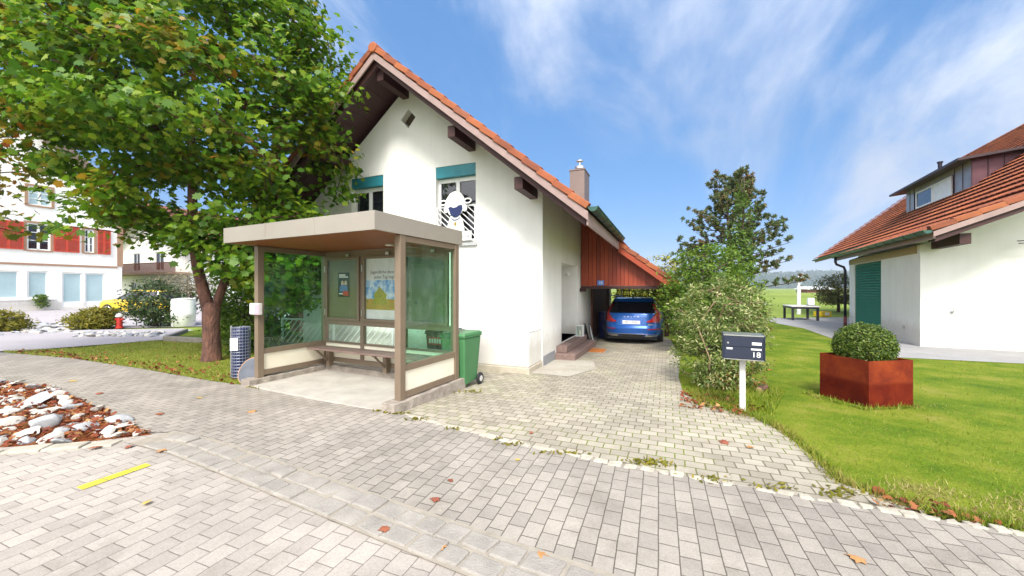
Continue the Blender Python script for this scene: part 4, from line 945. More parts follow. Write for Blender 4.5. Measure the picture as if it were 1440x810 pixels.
# local y runs along the street front, x points out of it
mb = MB(); holes = []
def rect(a, b, c, d): return [(a, c), (b, c), (b, d), (a, d)]
GF = [(-1.3, .85, .84, 2.85), (1.21, 2.25, .84, 2.88)]; DR = [(2.95, 4.1, .1, 2.83), (4.22, 5.42, .1, 2.83)]
UP = [(1.2, 2.35, 4.45, 6.45)]; TOP = [(1.25, 2.4, 7.8, 9.2)]; FAR = [(4.2, 4.75, 4.5, 6.4)]
mb.panel([(-9, -.5), (6.5, -.5), (6.5, 9.2), (.5, 14), (-9, 14)], [rect(*r) for r in GF + DR + UP + TOP + FAR], lambda a, b, d: (-d, a, b), .22)
mb.add([(0, 6.5, -.5), (0, 6.5, 9.2), (-12, 6.5, 9.2), (-12, 6.5, -.5)], [(0, 1, 2, 3)]); mb.build('wall', M['plaster'], B)
mb = MB(); mb.box(.001, .05, 6.18, 6.55, 3.45, 8.0); mb.box(.001, .04, -9, 6.18, 3.30, 3.45)
for a, b, c, d in UP + TOP + FAR: mb.box(.001, .04, a - .16, a - .002, c - .1, d + .14); mb.box(.001, .04, b + .002, b + .16, c - .1, d + .14); mb.box(.001, .04, a - .002, b + .002, d + .002, d + .14); mb.box(.001, .06, a - .002, b + .002, c - .12, c - .002)
mb.build('stone_trim', M['brownstone'], B)
for a, b, c, d in GF + DR:
    fr = MB(); w = .11
    fr.box(-.14, -.06, a + .003, a + w, c, d); fr.box(-.14, -.06, b - w, b - .003, c, d); fr.box(-.14, -.06, a + w, b - w, d - w, d - .003); fr.box(-.14, -.06, a + w, b - w, c, c + (w if (a, b, c, d) in GF else .42))
    o = fr.build('window' if (a, b, c, d) in GF else 'glazed_door', M['white_paint'], B)
    MB().box(-.11, -.10, a + w, b - w, c + (w if (a, b, c, d) in GF else .42), d - w).build('pane', M['glass_blue'], o)
for a, b, c, d in UP + TOP + FAR:
    fr = MB(); w = .09; m = (a + b) / 2
    fr.box(-.14, -.06, a + .003, a + w, c, d); fr.box(-.14, -.06, b - w, b - .003, c, d); fr.box(-.14, -.06, m - .07, m + .07, c, d); fr.box(-.14, -.06, a + w, b - w, d - w, d - .003); fr.box(-.14, -.06, a + w, b - w, c + .003, c + w)
    for zz in (.36, .66): fr.box(-.13, -.07, a + w, b - w, c + (d - c) * zz - .025, c + (d - c) * zz + .025)
    o = fr.build('window', M['white_paint'], B); MB().box(-.11, -.10, a + w, b - w, c + w, d - w).build('pane', M['glass_dark'] if (a, b, c, d) not in TOP else M['glass_blue'], o)
for a, b in ((-.35, 1.03), (2.52, 3.9), (4.95, 5.75), (-2.4, -1.0)):
    z0, z1 = 4.42, 6.47; fr = MB(); y0, y1 = a, b
    for s in range(2):
        p0, p1 = y0 + (y1 - y0) / 2 * s, y0 + (y1 - y0) / 2 * (s + 1)
        fr.box(.045, .09, p0, p0 + .07, z0, z1); fr.box(.045, .09, p1 - .07, p1 - .004, z0, z1); fr.box(.045, .09, p0 + .07, p1 - .07, z0, z0 + .08); fr.box(.045, .09, p0 + .07, p1 - .07, z1 - .08, z1); fr.box(.045, .09, p0 + .07, p1 - .07, (z0 + z1) / 2 - .04, (z0 + z1) / 2 + .04)
        z = z0 + .09
        while z < z1 - .12: fr.hexa([(.05, p0 + .07, z), (.06, p0 + .07, z), (.06, p1 - .07, z), (.05, p1 - .07, z)], [(.075, p0 + .07, z + .06), (.085, p0 + .07, z + .06), (.085, p1 - .07, z + .06), (.075, p1 - .07, z + .06)]); z += .07
    fr.build('shutter', M['red_shut'], B)
mb = MB(); mb.add([(1.2, 7.6, 8.6), (1.2, .4, 14.4), (-12, .4, 14.4), (-12, 7.6, 8.6), (1.2, 7.6, 8.75), (1.2, .4, 14.55), (-12, .4, 14.55), (-12, 7.6, 8.75)], [(0, 1, 2, 3), (7, 6, 5, 4), (0, 4, 5, 1), (1, 5, 6, 2), (2, 6, 7, 3), (3, 7, 4, 0)]); mb.build('roof', M['mauve'], B)
mb = MB(); mb.box(.001, .16, -2, 2.6, .70, .80); mb.build('window_ledge', M['white_paint'], B)
bv = LO + Vector((math.sin(R(22.17)), math.cos(R(22.17)), 0)) * 0
def lp_(x, y, z): return Matrix.Translation(LO) @ Matrix.Rotation(RL, 4, 'Z') @ Vector((x, y, z))
# balcony house further back
K = thing('balcony_house', 'pale house with dark balcony rail behind the parked yellow car', 'house', (-44.0, 43.5, -.1), RL)
mb = MB(); mb.panel([(-3, -.5), (12, -.5), (12, 6.8), (4.5, 10.5), (-3, 6.8)], [rect(.8, 1.9, .9, 2.3), rect(3.6, 4.7, .9, 2.3), rect(6.2, 7.3, .9, 2.3), rect(1.2, 2.6, 3.6, 5.6), rect(5.6, 7.2, 3.6, 5.6)], lambda a, b, d: (a, d, b), .2)
mb.add([(12, 0, -.5), (12, 10, -.5), (12, 10, 6.8), (12, 0, 6.8)], [(0, 1, 2, 3)]); mb.build('wall', M['plaster_warm'], K)
for a, b, c, d in ((.8, 1.9, .9, 2.3), (3.6, 4.7, .9, 2.3), (6.2, 7.3, .9, 2.3), (1.2, 2.6, 3.6, 5.6), (5.6, 7.2, 3.6, 5.6)):
    fr = MB(); m = (a + b) / 2; fr.box(a, a + .08, .06, .13, c, d); fr.box(b - .08, b, .06, .13, c, d); fr.box(m - .04, m + .04, .06, .13, c, d); fr.box(a + .08, b - .08, .06, .13, d - .08, d); fr.box(a + .08, b - .08, .06, .13, c, c + .08)
    o = fr.build('window', M['white_paint'], K); MB().box(a + .08, b - .08, .09, .1, c + .08, d - .08).build('pane', M['glass_dark'], o)
mb = MB(); mb.box(-3, 12, -1.4, -.002, 3.1, 3.3); bo = mb.build('balcony', M['brownstone'], K)
mb = MB(); x = -2.95
while x < 12: mb.box(x, x + .05, -1.36, -1.32, 3.3, 4.25); x += .16
mb.box(-3, 12, -1.38, -1.3, 4.25, 4.33); mb.build('balcony_rail', M['brickbrown'], bo)
mb = MB(); slab(mb, -4, 6.3, 4.5, 11.0, -2, 11, .25); slab(mb, 13, 6.3, 4.501, 11.0, -2, 11, .25); mb.build('roof', M['brickbrown'], K)

# brown boarded outbuilding beside the gabled house, railing in front of its white wall
q = hp(-10.6, 2.2, 0); ob = thing('outbuilding', 'low brown boarded outbuilding behind the waiting shelter', 'outbuilding', q, RH)
mb = MB(); z = -.5
while z < 1.55: mb.box(0, 3.0, -.02 if int(z * 10) % 2 else -.012, .06, z, z + .135); z += .14
mb.box(0, 3.0, .061, 2.5, -.5, 1.6); mb.build('wall', M['brickbrown'], ob)
mb = MB(); slab(mb, -.1, 1.72, 3.05, 1.72, -.1, 2.6, .1); mb.build('roof', M['darkwood'], ob)
rl = thing('lattice_railing', 'white metal railing with slanted bars behind the waiting shelter', 'railing', hp(-7.66, -.3, -.14), RH)
mb = MB(); LNR = 3.9
for p, q2 in (((0, .12), (LNR, .12)), ((0, .87), (LNR, .87)), ((0, 0), (0, .87)), ((1.95, 0), (1.95, .87)), ((LNR, 0), (LNR, .87))): mb.bar((p[0], 0, p[1]), (q2[0], 0, q2[1]), .045, .045, (0, 1, 0))
mb.build('frame', M['white_paint'], rl)
mb = MB(); k = -.7
while k < LNR:
    s, e = max(0, k), min(LNR, k + .72)
    if e - s > .05: mb.bar((s, 0, .12 + (s - k) * 1.04), (e, 0, .12 + (e - k) * 1.04), .02, .02, (0, 1, 0))
    k += .2
mb.build('slanted_bars', M['white_paint'], rl)

# ================================================================== VEGETATION
def sheet_leaf(name, P, D, per, sr, size, shape, mat, parent, flat=.45, up=.5, rnd=.7, curl=.25, jit=.35, droop=None):
    C, O = sprays(P, D, per, sr, flat)
    Nn = O * .7 + np.array([0, 0, up]) + rnd * rng.normal(size=C.shape)
    tip = None if droop is None else O * 1.0 + np.array([0, 0, droop])
    return np_mesh(name, leaves(C, Nn, size * rng.uniform(1 - jit, 1 + jit, len(C)), shape, curl, tip), len(shape), mat, parent)
def loc(P, o): return P - np.array(o)[None, :]
def tree(name, label, cat, base, lobes, n, per, sr, size, shape, mat, trunk, rbase, group=None, shell=.45, bark='bark', trad=None, **kw):
    t = thing(name, label, cat, base, 0, group); P, D = lobe_points(lobes, n, shell); P = loc(P, base)
    trunk = [(Vector(p) - Vector(base), r) for p, r in trunk]
    mb = MB(); mb.tube([p for p, _ in trunk], [r for _, r in trunk], 12)
    branches(mb, trunk[len(trunk) // 3:], P, rbase)
    mb.build('trunk', M[bark], t, smooth=True)
    sheet_leaf('crown', P, D, per, sr, size, shape, M[mat], t, **kw)
    return t
# the big maple
TB = Vector((-6.66, 8.43, gz(-6.66, 8.43)))
lob = [((-7.3, 8.9, 6.2), (3.3, 2.9, 2.4)), ((-9.3, 8.6, 4.75), (1.6, 1.5, .85)), ((-5.2, 8.9, 4.6), (1.45, 1.4, 1.6)), ((-6.4, 7.7, 3.5), (1.9, 1.0, .85)), ((-5.25, 9.0, 2.7), (1.15, 1.0, 1.15)), ((-5.9, 9.6, 2.0), (1.3, .8, .9)), ((-7.5, 9.0, 2.7), (1.2, 1.0, .7)), ((-5.6, 8.0, 2.35), (.85, .6, .75)),
       ((-8.5, 8.2, 3.05), (1.35, .9, .6)), ((-4.55, 8.7, 6.3), (.8, 1.0, 1.2)), ((-9.6, 8.6, 6.4), (1.6, 1.5, 1.5)), ((-7.2, 8.6, 8.0), (2.8, 2.2, 1.4)), ((-6.6, 7.0, 5.2), (2.2, 1.1, 1.1)), ((-10.6, 8.8, 5.9), (1.2, 1.2, .8)), ((-6.3, 8.2, 2.55), (.9, .55, .55)), ((-5.95, 8.5, 2.05), (1.0, .6, .55)), ((-5.5, 9.3, 1.9), (1.1, .8, .85)), ((-8.6, 7.3, 5.6), (1.4, .9, .9))]
T = thing('maple_tree', 'big maple with dense green crown turning yellow, growing beside the waiting shelter', 'tree', TB)
P, D = lobe_points(lob, 660, .70); P = loc(P, TB)
fk = Vector((0, 0, 1.27))
mb = MB()
stem0 = [(Vector((.0, 0, -.1)), .23), (Vector((0, 0, .06)), .19), (Vector((.01, 0, .35)), .168), (Vector((-.01, 0, .8)), .162), (Vector((0, 0, 1.15)), .172), (Vector((.01, 0, 1.3)), .12)]
stemL = [(Vector((-.04, 0, 1.05)), .13), (Vector((-.16, 0, 1.5)), .115), (Vector((-.36, .05, 2.1)), .10), (Vector((-.5, .1, 2.9)), .10), (Vector((-.55, .15, 4.0)), .085), (Vector((-.7, .3, 5.5)), .06), (Vector((-.6, .3, 7.2)), .03)]
stemR = [(Vector((.05, .03, 1.1)), .09), (Vector((.13, .08, 1.5)), .085), (Vector((.3, .2, 2.2)), .075), (Vector((.8, .2, 3.4)), .07), (Vector((1.3, .3, 4.8)), .045), (Vector((1.5, .3, 6.2)), .025)]
for s in (stem0, stemL, stemR): mb.tube([p for p, _ in s], [r for _, r in s], 12)
L_ = P[:, 0] < .1
branches(mb, stemL[2:], P[L_], .1); branches(mb, stemR[2:], P[~L_], .08)
mb.build('trunk', M['bark'], T, smooth=True)
sheet_leaf('crown', P, D, 56, .25, .128, MAPLE, M['maple'], T, flat=.42, up=.75, rnd=.45, curl=.4, droop=-.5)
Pt, Dt = lobe_points([((-3.75, 8.5, 7.2), (.8, .8, 1.2)), ((-4.4, 8.3, 8.3), (1.0, .9, .8))], 22, .3); Pt = loc(Pt, TB)
# yellowing tree whose trunk stands outside the picture on the left
tree('turning_maple', 'yellowing maple reaching its branches in front of the village house', 'tree', Vector((-12.6, 7.6, gz(-12.6, 7.6))),
     [((-10.3, 7.5, 3.75), (.75, .8, .45)), ((-10.4, 7.6, 2.85), (.55, .7, .35)), ((-11.9, 7.6, 4.6), (1.5, 1.4, 1.3)), ((-13, 7.6, 5.5), (2, 2, 1.6))], 105, 24, .3, .14, MAPLE, 'maple_yellow',
     [((-12.6, 7.6, -.1), .16), ((-12.6, 7.6, 1.5), .12), ((-12.5, 7.6, 3), .1), ((-12.4, 7.6, 5), .05)], .07, droop=-.5)
def shrub(name, label, base, lobes, n, per, sr, size, shape, mat, nst=9, bark='twig', group=None, shell=.5, cat='shrub', stems=True, rst=.03, hang=False, **kw):
    t = thing(name, label, cat, base, 0, group); P, D = lobe_points([((a[0] + base[0], a[1] + base[1], a[2] + base[2]), r) for a, r in lobes], n, shell)
    P = loc(P, base)
    if not hang: P[:, 2] = np.maximum(P[:, 2], .04)
    if stems:
        mb = MB(); j = rng.choice(len(P), min(len(P), nst * 6), replace=False)
        for s in range(nst):
            root = Vector((rng.normal() * .09, rng.normal() * .09, -.03)); sub = P[j[s::nst]]
            if not len(sub): continue
            top = Vector(sub.mean(0)); tr = [(root, rst), (root.lerp(top, .5), rst * .8)]
            mb.tube([p for p, _ in tr], [r for _, r in tr], 6); branches(mb, tr, sub, rst * .7, .004, 4, .1)
        mb.build('stems', M[bark], t, smooth=True)
    sheet_leaf('foliage', P, D, per, sr, size, shape, M[mat], t, **kw)
    return t
g = lambda x, y: Vector((x, y, gz(x, y)))
NARROW = OVAL * np.array([.8, 1.1])
shrub('rhododendron', 'loose rhododendron with pale variegated leaves behind the letterbox', g(3.62, 6.6), [((.0, 0, 1.25), (.78, .7, .60)), ((-.33, -.1, .6), (.52, .55, .55)), ((.25, .0, .65), (.5, .5, .5)), ((-.28, -.35, .28), (.42, .35, .3)), ((.15, -.3, .3), (.45, .35, .32)), ((.42, .1, 1.0), (.45, .45, .5))], 640, 26, .062, .052, NARROW, 'rhodo', 9, bark='tan_twig', rst=.022, flat=.6, shell=.55, droop=.1, up=.6)
shrub('green_shrub', 'taller bright green shrub behind the variegated rhododendron', g(5.15, 9.9), [((0, 0, 1.95), (1.05, .8, .95)), ((-.5, 0, 1.2), (.8, .7, .9)), ((.5, 0, 1.3), (.8, .7, .8))], 520, 22, .12, .08, OVAL, 'shrub_green', 8)
shrub('pale_shrub', 'pale yellow green treetop showing above the carport roof end', g(7.0, 16.5), [((-.6, 0, 2.2), (1.0, .8, 1.0)), ((-.6, 0, 1.2), (1.1, .8, 1.0))], 160, 14, .16, .11, OVAL, 'yellow_leaf', 7)
shrub('garden_shrub', 'dark leaved shrub under the maple beside the wire waste basket', g(-6.75, 9.5), [((0, 0, .75), (.75, .6, .8)), ((.2, .2, .6), (.5, .5, .65))], 190, 16, .12, .10, OVAL, 'shrub_green', 8)
shrub('tall_shrub', 'tall leafy shrub seen through the side glass of the waiting shelter', g(-8.3, 12.0), [((0, 0, 1.3), (1.35, .8, 1.3)), ((.7, .1, 1.0), (.8, .6, 1.0))], 260, 18, .15, .12, OVAL, 'shrub_green', 8)
shrub('broad_bush', 'wide grey green bush with dry top hiding the yellow car', g(-15.7, 16.7), [((0, 0, 1.1), (1.3, .9, 1.0)), ((.5, 0, .6), (1.2, .9, .6))], 260, 16, .16, .13, OVAL, 'shrub_dark', 9)
shrub('dry_twigs', 'dry pale feathery bush top rising behind the grey green bush', g(-15.3, 17.9), [((0, 0, 1.9), (1.3, .7, .65)), ((.9, 0, 1.6), (.9, .6, .5))], 170, 12, .2, .09, NARROW, 'shrub_pale', 9)
shrub('spreading_conifer', 'low golden conifer between the stone row and the red hydrant', g(-17.4, 15.8), [((0, 0, .32), (1.0, .6, .42)), ((.3, 0, .6), (.6, .5, .3))], 230, 18, .11, .12, NARROW, 'conifer', 5, droop=.4)
shrub('spreading_conifer', 'low green gold conifer beside the stone row, further from the hydrant', g(-19.7, 14.6), [((0, 0, .35), (1.0, .6, .45))], 200, 18, .11, .12, NARROW, 'conifer', 5, droop=.4)
shrub('hanging_plant', 'green trailing plant hanging from the window ledge of the village house', lp_(.35, 1.75, .85), [((0, 0, .05), (.2, .45, .2)), ((0, .1, -.35), (.15, .28, .45))], 60, 12, .09, .13, OVAL, 'shrub_green', 3, cat='plant', hang=True)
PX = shrub('clipped_boxwood', 'round clipped boxwood ball growing in the rusty planter', Vector((5.06, 5.47, .5)), [((0, 0, .27), (.335, .335, .30))], 2300, 8, .020, .030, OVAL, 'box_leaf', 4, shell=.9, cat='shrub', flat=1, rst=.015)
mb = MB(); mb.lathe([(0, .0), (.22, .04), (.29, .2), (.28, .33), (.2, .46), (0, .5)], 16); mb.build('inner_twigs', M['twig'], PX)
tree('field_tree', 'olive brown round tree beyond the terrace beside the tiled house', 'tree', g(23.5, 27.5), [((23.6, 27.5, 1.5), (1.55, 1.3, 1.15)), ((23.0, 27.2, .9), (1.2, 1, .5))], 300, 16, .17, .13, OVAL, 'hedge_olive', [((23.6, 27.5, -.3), .11), ((23.6, 27.5, .5), .09), ((23.6, 27.5, 1.6), .05)], .05)
for k, (u, v, s) in enumerate(((1126, 407.5, 4.5), (1146, 407.2, 5), (1172, 407.2, 5.5))):
    a = at(u, v); tree('meadow_tree', ('tiny tree on the far meadow beside the pale mast', 'tiny tree on the far meadow between mast and farm roof', 'tiny tree on the far meadow by the farm roof')[k], 'tree', a, [((a.x, a.y, s * .6), (s * .5, s * .4, s * .45))], 40, 12, s * .1, s * .12, OVAL, 'hedge_olive', [((a.x, a.y, -.5), s * .05), ((a.x, a.y, s * .5), s * .03)], s * .02, group='trees on the far meadow')
# pine: tiers of limbs, tufts of needles at their ends
PB = g(9.35, 16.4); T = thing('pine_tree', 'open pine with brownish needle tufts behind the rhododendron', 'tree', PB)
mb = MB(); mb.tube([(0, 0, -.1), (.05, 0, 2), (0, 0, 4), (-.1, 0, 5.5)], [.16, .12, .08, .03], 8); tufts = []
for z in np.arange(1.7, 6.0, .27):
    f = (z - 1.7) / 4.3; Lb = 2.35 * (1 - f ** 1.6) + .35
    for k in range(7):
        th = rng.uniform(0, 6.283); l = Lb * rng.uniform(.55, 1.08)
        a = Vector((0, 0, z)); d = Vector((math.cos(th), math.sin(th), .0))
        pts = [a, a + d * l * .5 + Vector((0, 0, .02 + .12 * f)), a + d * l + Vector((0, 0, .22 + .55 * f))]
        mb.tube(pts, [.028, .018, .008], 4)
        for s in np.arange(.50, 1.01, .10):
            q = pts[1].lerp(pts[2], (s - .5) * 2) if s > .5 else pts[0].lerp(pts[1], s * 2)
            for _ in range(1 + (s > .8)): tufts.append(q + Vector((rng.normal() * .13, rng.normal() * .13, .06 + abs(rng.normal()) * .09)))
mb.build('trunk', M['twig'], T, smooth=True)
tf = np.array([tuple(p) for p in tufts]); C = np.repeat(tf, 26, 0); dd = unit(rng.normal(size=C.shape) + np.array([0, 0, .7])); C = C + dd * .05
NEED = np.array([(-.03, -.5), (.03, -.5), (.035, .3), (0, .5), (-.035, .3)]) * np.array([2.2, 1])
np_mesh('crown', leaves(C, rng.normal(size=C.shape), rng.uniform(.14, .24, len(C)), NEED, .1, dd * 3), len(NEED), M['pine'], T)
a = g(8.35, 14.2); tree('young_larch', 'slender light green young tree standing in front of the pine', 'tree', a, [((a.x + .25, a.y, 4.3), (.3, .3, 1.0)), ((a.x + .2, a.y, 3.0), (.6, .5, 1.0)), ((a.x + .3, a.y, 5.35), (.15, .15, .55))], 170, 16, .10, .11, OVAL, 'aspen', [((a.x, a.y, -.1), .06), ((a.x + .15, a.y, 2), .05), ((a.x + .3, a.y, 4.3), .03), ((a.x + .32, a.y, 5.8), .012)], .03, bark='twig')
# garden behind the carport
shrub('garden_shrub', 'yellow leaved shrub glowing behind the blue car in the carport', hp(1.6, 12.6, -.2), [((-.9, 0, 1.1), (.9, .5, .9)), ((.8, 0, 1.0), (.9, .5, 1.0))], 220, 12, .14, .2, OVAL, 'yellow_leaf', 6)
shrub('garden_shrub', 'brown and green shrub between the blue car and the rhododendron', hp(3.15, 6.0, -.2), [((.2, .4, .8), (.5, 1.6, .85)), ((.3, 2, 1.1), (.6, 1.2, .9))], 260, 13, .11, .09, OVAL, 'shrub_dark', 8)
tl = thing('trellis', 'dark lattice trellis across the open back of the carport', 'trellis', hp(.3, 10.6, -.2), RH)
mb = MB()
for x in np.arange(0, 2.5, .28): mb.box(x, x + .035, 0, .03, 0, 1.9)
for z in np.arange(.1, 1.95, .26): mb.box(0, 2.45, .031, .055, z, z + .035)
mb.build('bars', M['darkwood'], tl)
pf = thing('tool_rack', 'tall pale shelf rack against the back of the carport left of the car', 'rack', hp(.12, 9.3, -.2), RH)
mb = MB()
for x in (0, .5): mb.box(x, x + .04, 0, .35, 0, 1.9)
build_each(mb, 'upright', M['cream'], pf)
mb = MB()
for z in (.25, .65, 1.05, 1.45, 1.82): mb.box(.041, .499, 0, .35, z, z + .03)
build_each(mb, 'shelf', M['post_grey'], pf)

# ================================================================== VEHICLES
class CarBody:
    """a shell lofted from plan outlines, level by level; rear at y = 0, nose towards +y"""
    def __init__(s, lev, p=5.0, n=44): s.lev = lev; s.p = p; s.n = n
    def at(s, z):
        L = s.lev
        if z <= L[0][0]: return L[0]
        for a, b in zip(L, L[1:]):
            if z <= b[0]:
                t = (z - a[0]) / (b[0] - a[0]); return tuple(x + (y - x) * t for x, y in zip(a, b))
        return L[-1]
    def ring(s, z):
        _, W, r, f = s.at(z); cy, L = (r + f) / 2, (f - r) / 2; o = []
        for k in range(s.n):
            th = 2 * math.pi * k / s.n; c, q = math.cos(th), math.sin(th)
            o.append((W * math.copysign(abs(c) ** (2 / s.p), c), cy + L * math.copysign(abs(q) ** (2 / (s.p * .9)), q), z))
        return o
    def rear(s, x, z):
        _, W, r, f = s.at(z); cy, L = (r + f) / 2, (f - r) / 2
        t = min(.999, abs(x) / W); return cy - L * (1 - t ** s.p) ** (1 / (s.p * .9))
    def shell(s, z0, z1, name, mat, parent, caps=True, k=10):
        zs = sorted(set([z0, z1] + [l[0] for l in s.lev if z0 < l[0] < z1] + [z0 + (z1 - z0) * i / k for i in range(1, k)]))
        mb = MB(); V = []; n = s.n
        for z in zs: V += s.ring(z)
        F_ = [(i * n + k, i * n + (k + 1) % n, (i + 1) * n + (k + 1) % n, (i + 1) * n + k) for i in range(len(zs) - 1) for k in range(n)]
        if caps: F_ += [tuple(range(n - 1, -1, -1)), tuple((len(zs) - 1) * n + k for k in range(n))]
        mb.add(V, F_); return mb.build(name, mat, parent, smooth='auto')
    def patch(s, rows, name, mat, parent, off=.008, nx=10, th=.012):
        mb = MB(); m = nx + 1; V = []
        for z, xl, xr in rows:
            for i in range(m):
                x = xl + (xr - xl) * i / nx; V.append((x, s.rear(x, z) - off, z))
        V2 = [(x, y + th + off, z) for x, y, z in V]; R_ = len(rows); o = len(V)
        F_ = [(j * m + i, j * m + i + 1, (j + 1) * m + i + 1, (j + 1) * m + i) for j in range(R_ - 1) for i in range(nx)]
        for j in range(R_ - 1):
            for i in (0, nx): F_.append((j * m + i, (j + 1) * m + i, o + (j + 1) * m + i, o + j * m + i))
        for j in (0, R_ - 1):
            for i in range(nx): F_.append((j * m + i, j * m + i + 1, o + j * m + i + 1, o + j * m + i))
        mb.add(V + V2, F_); return mb.build(name, mat, parent, smooth='auto')
def wheel(parent, x, y, r=.34, w=.23, flip=1):
    mb = MB(); n = 28; prof = [(r * .62, -w / 2), (r * .93, -w / 2), (r, -w / 2 + .03), (r, w / 2 - .03), (r * .93, w / 2), (r * .62, w / 2)]
    mb.lathe(prof, n); mb.v = [(x + p[2], y + p[0], r + p[1]) for p in mb.v]
    t = mb.build('wheel', M['rubber'], parent, smooth='auto')
    mb = MB(); xx = x + flip * (w / 2 - .01)
    for k in range(5):
        th = k * 1.2566; mb.bar((xx, y + .03 * math.cos(th), r + .03 * math.sin(th)), (xx, y + r * .6 * math.cos(th), r + r * .6 * math.sin(th)), .05, .03, (1, 0, 0))
    mb.tube([(xx, y + r * .61 * math.cos(a * .2618), r + r * .61 * math.sin(a * .2618)) for a in range(25)], .02, 6); mb.build('rim', M['steel'], t)
    return t
lev = [(.20, .84, .16, 4.50), (.27, .89, .05, 4.66), (.36, .915, .01, 4.72), (.52, .925, .0, 4.74), (.60, .925, .035, 4.72), (.75, .92, .055, 4.62), (.86, .90, .075, 4.3), (.96, .875, .11, 3.55), (1.0, .86, .14, 3.4), (1.15, .78, .33, 2.95), (1.30, .69, .52, 2.45), (1.37, .655, .57, 2.25), (1.41, .62, .60, 2.1), (1.435, .54, .75, 1.9)]
cb = CarBody(lev)
cc = Vector((3.68, 11.75, 0)); cc.z = gz(4.2, 12.8) + .015
CAR = thing('parked_car', 'blue estate car parked under the carport, seen from behind', 'car', cc, RH)
cb.shell(.20, .975, 'body', M['blue_paint'], CAR, k=24)
cb.shell(.976, 1.375, 'greenhouse', M['glass_dark'], CAR, k=10)
cb.shell(1.376, 1.435, 'roof', M['blue_paint'], CAR, k=6)
cb.patch([(.985, -.70, .70), (1.06, -.665, .665), (1.15, -.615, .615), (1.25, -.55, .55), (1.31, -.50, .50)], 'rear_window', M['glass_dark'], CAR, .01)
sp_ = cb.patch([(1.318, -.60, .60), (1.345, -.62, .62), (1.385, -.60, .60), (1.41, -.52, .52)], 'roof_spoiler', M['blue_paint'], CAR, .10, th=.02)
for s in (-1, 1):
    rows = [(.70, .47, .80), (.735, .45, .845), (.78, .56, .875), (.83, .60, .868), (.90, .66, .862), (.97, .70, .835), (1.05, .68, .79), (1.13, .645, .745), (1.20, .62, .70), (1.24, .60, .655)]
    rows = [(z, min(s * a, s * b), max(s * a, s * b)) for z, a, b in rows]
    cb.patch(rows, 'tail_lamp', M['red_lens'], CAR, .016, 8)
    cb.patch([(.475, min(s * .5, s * .84), max(s * .5, s * .84)), (.505, min(s * .46, s * .85), max(s * .46, s * .85))], 'reflector', M['red_lens'], CAR, .010, 8)
    cb.patch([(.245, min(s * .42, s * .74), max(s * .42, s * .74)), (.275, min(s * .40, s * .76), max(s * .40, s * .76)), (.305, min(s * .42, s * .74), max(s * .42, s * .74))], 'exhaust_tip', M['steel'], CAR, .02, 8)
    mb = MB(); mb.hexa([(s * .84, 2.75, .98), (s * 1.02, 2.75, .99), (s * 1.02, 2.86, .99), (s * .84, 2.86, .98)], [(s * .86, 2.74, 1.10), (s * 1.0, 2.74, 1.12), (s * 1.0, 2.85, 1.12), (s * .86, 2.85, 1.10)]); mb.build('door_mirror', M['black'], CAR, bevel=.02)
cb.patch([(.205, -.80, .80), (.25, -.84, .84), (.30, -.40, .40), (.325, -.36, .36)], 'diffuser', M['black'], CAR, .012, 14)
cb.patch([(.330, -.86, .86), (.342, -.87, .87)], 'chrome_strip', M['steel'], CAR, .012, 16)
cb.patch([(.60, -.37, .37), (.625, -.42, .42), (.76, -.46, .46), (.775, -.44, .44)], 'plate_recess', M['blue_paint'], CAR, .006, 10)
npl = cb.patch([(.645, -.26, .26), (.745, -.26, .26)], 'number_plate', M['paper'], CAR, .018, 6)
text_mb('BE 117624', .085, lambda x, y: (x, cb.rear(x, .695 + y) - .0205, .695 + y)).build('plate_lettering', M['ink'], npl)
mb = MB(); text_mb('V  O  L  V  O', .055, lambda x, y: (x * 1.5, cb.rear(x, .865 + y) - .006, .865 + y), mb=mb); mb.build('badge_lettering', M['steel'], CAR)
cb.patch([(.615, .49, .62), (.645, .48, .63)], 'badge', M['steel'], CAR, .01, 4)
mb = MB(); mb.box(-.02, .02, .66, .80, 1.425, 1.485); mb.build('roof_aerial', M['black'], CAR, bevel=.01)
mb = MB()
for s in (-1, 1): mb.tube([(s * .56, .95, 1.43), (s * .57, 1.05, 1.465), (s * .57, 2.0, 1.455), (s * .55, 2.15, 1.42)], .016, 6)
build_each(mb, 'roof_rail', M['black'], CAR)
for s in (-1, 1):
    for y in (.93, 3.80): wheel(CAR, s * .79, y, .35, .24, s)
mb = MB(); mb.box(-.74, .74, .3, 4.3, .14, .205); mb.build('underbody', M['black'], CAR)
lev2 = [(.26, .80, .06, 4.2), (.5, .85, .0, 4.3), (.8, .86, .03, 4.25), (.95, .84, .06, 4.05), (1.05, .82, .1, 3.2), (1.3, .74, .25, 2.8), (1.5, .66, .4, 2.4), (1.58, .58, .6, 2.2)]
cy_ = CarBody(lev2); yc_ = g(-21.2, 24.0); YC = thing('parked_car', 'yellow car half hidden behind the grey green bush by the village house', 'car', (yc_.x, yc_.y, yc_.z), R(90))
cy_.shell(.26, 1.0, 'body', M['yellow_paint'], YC, k=12); cy_.shell(1.001, 1.48, 'greenhouse', M['glass_dark'], YC, k=8); cy_.shell(1.481, 1.58, 'roof', M['yellow_paint'], YC, k=4)
for s in (-1, 1):
    for y in (.75, 3.45): wheel(YC, s * .76, y, .36, .22, s)

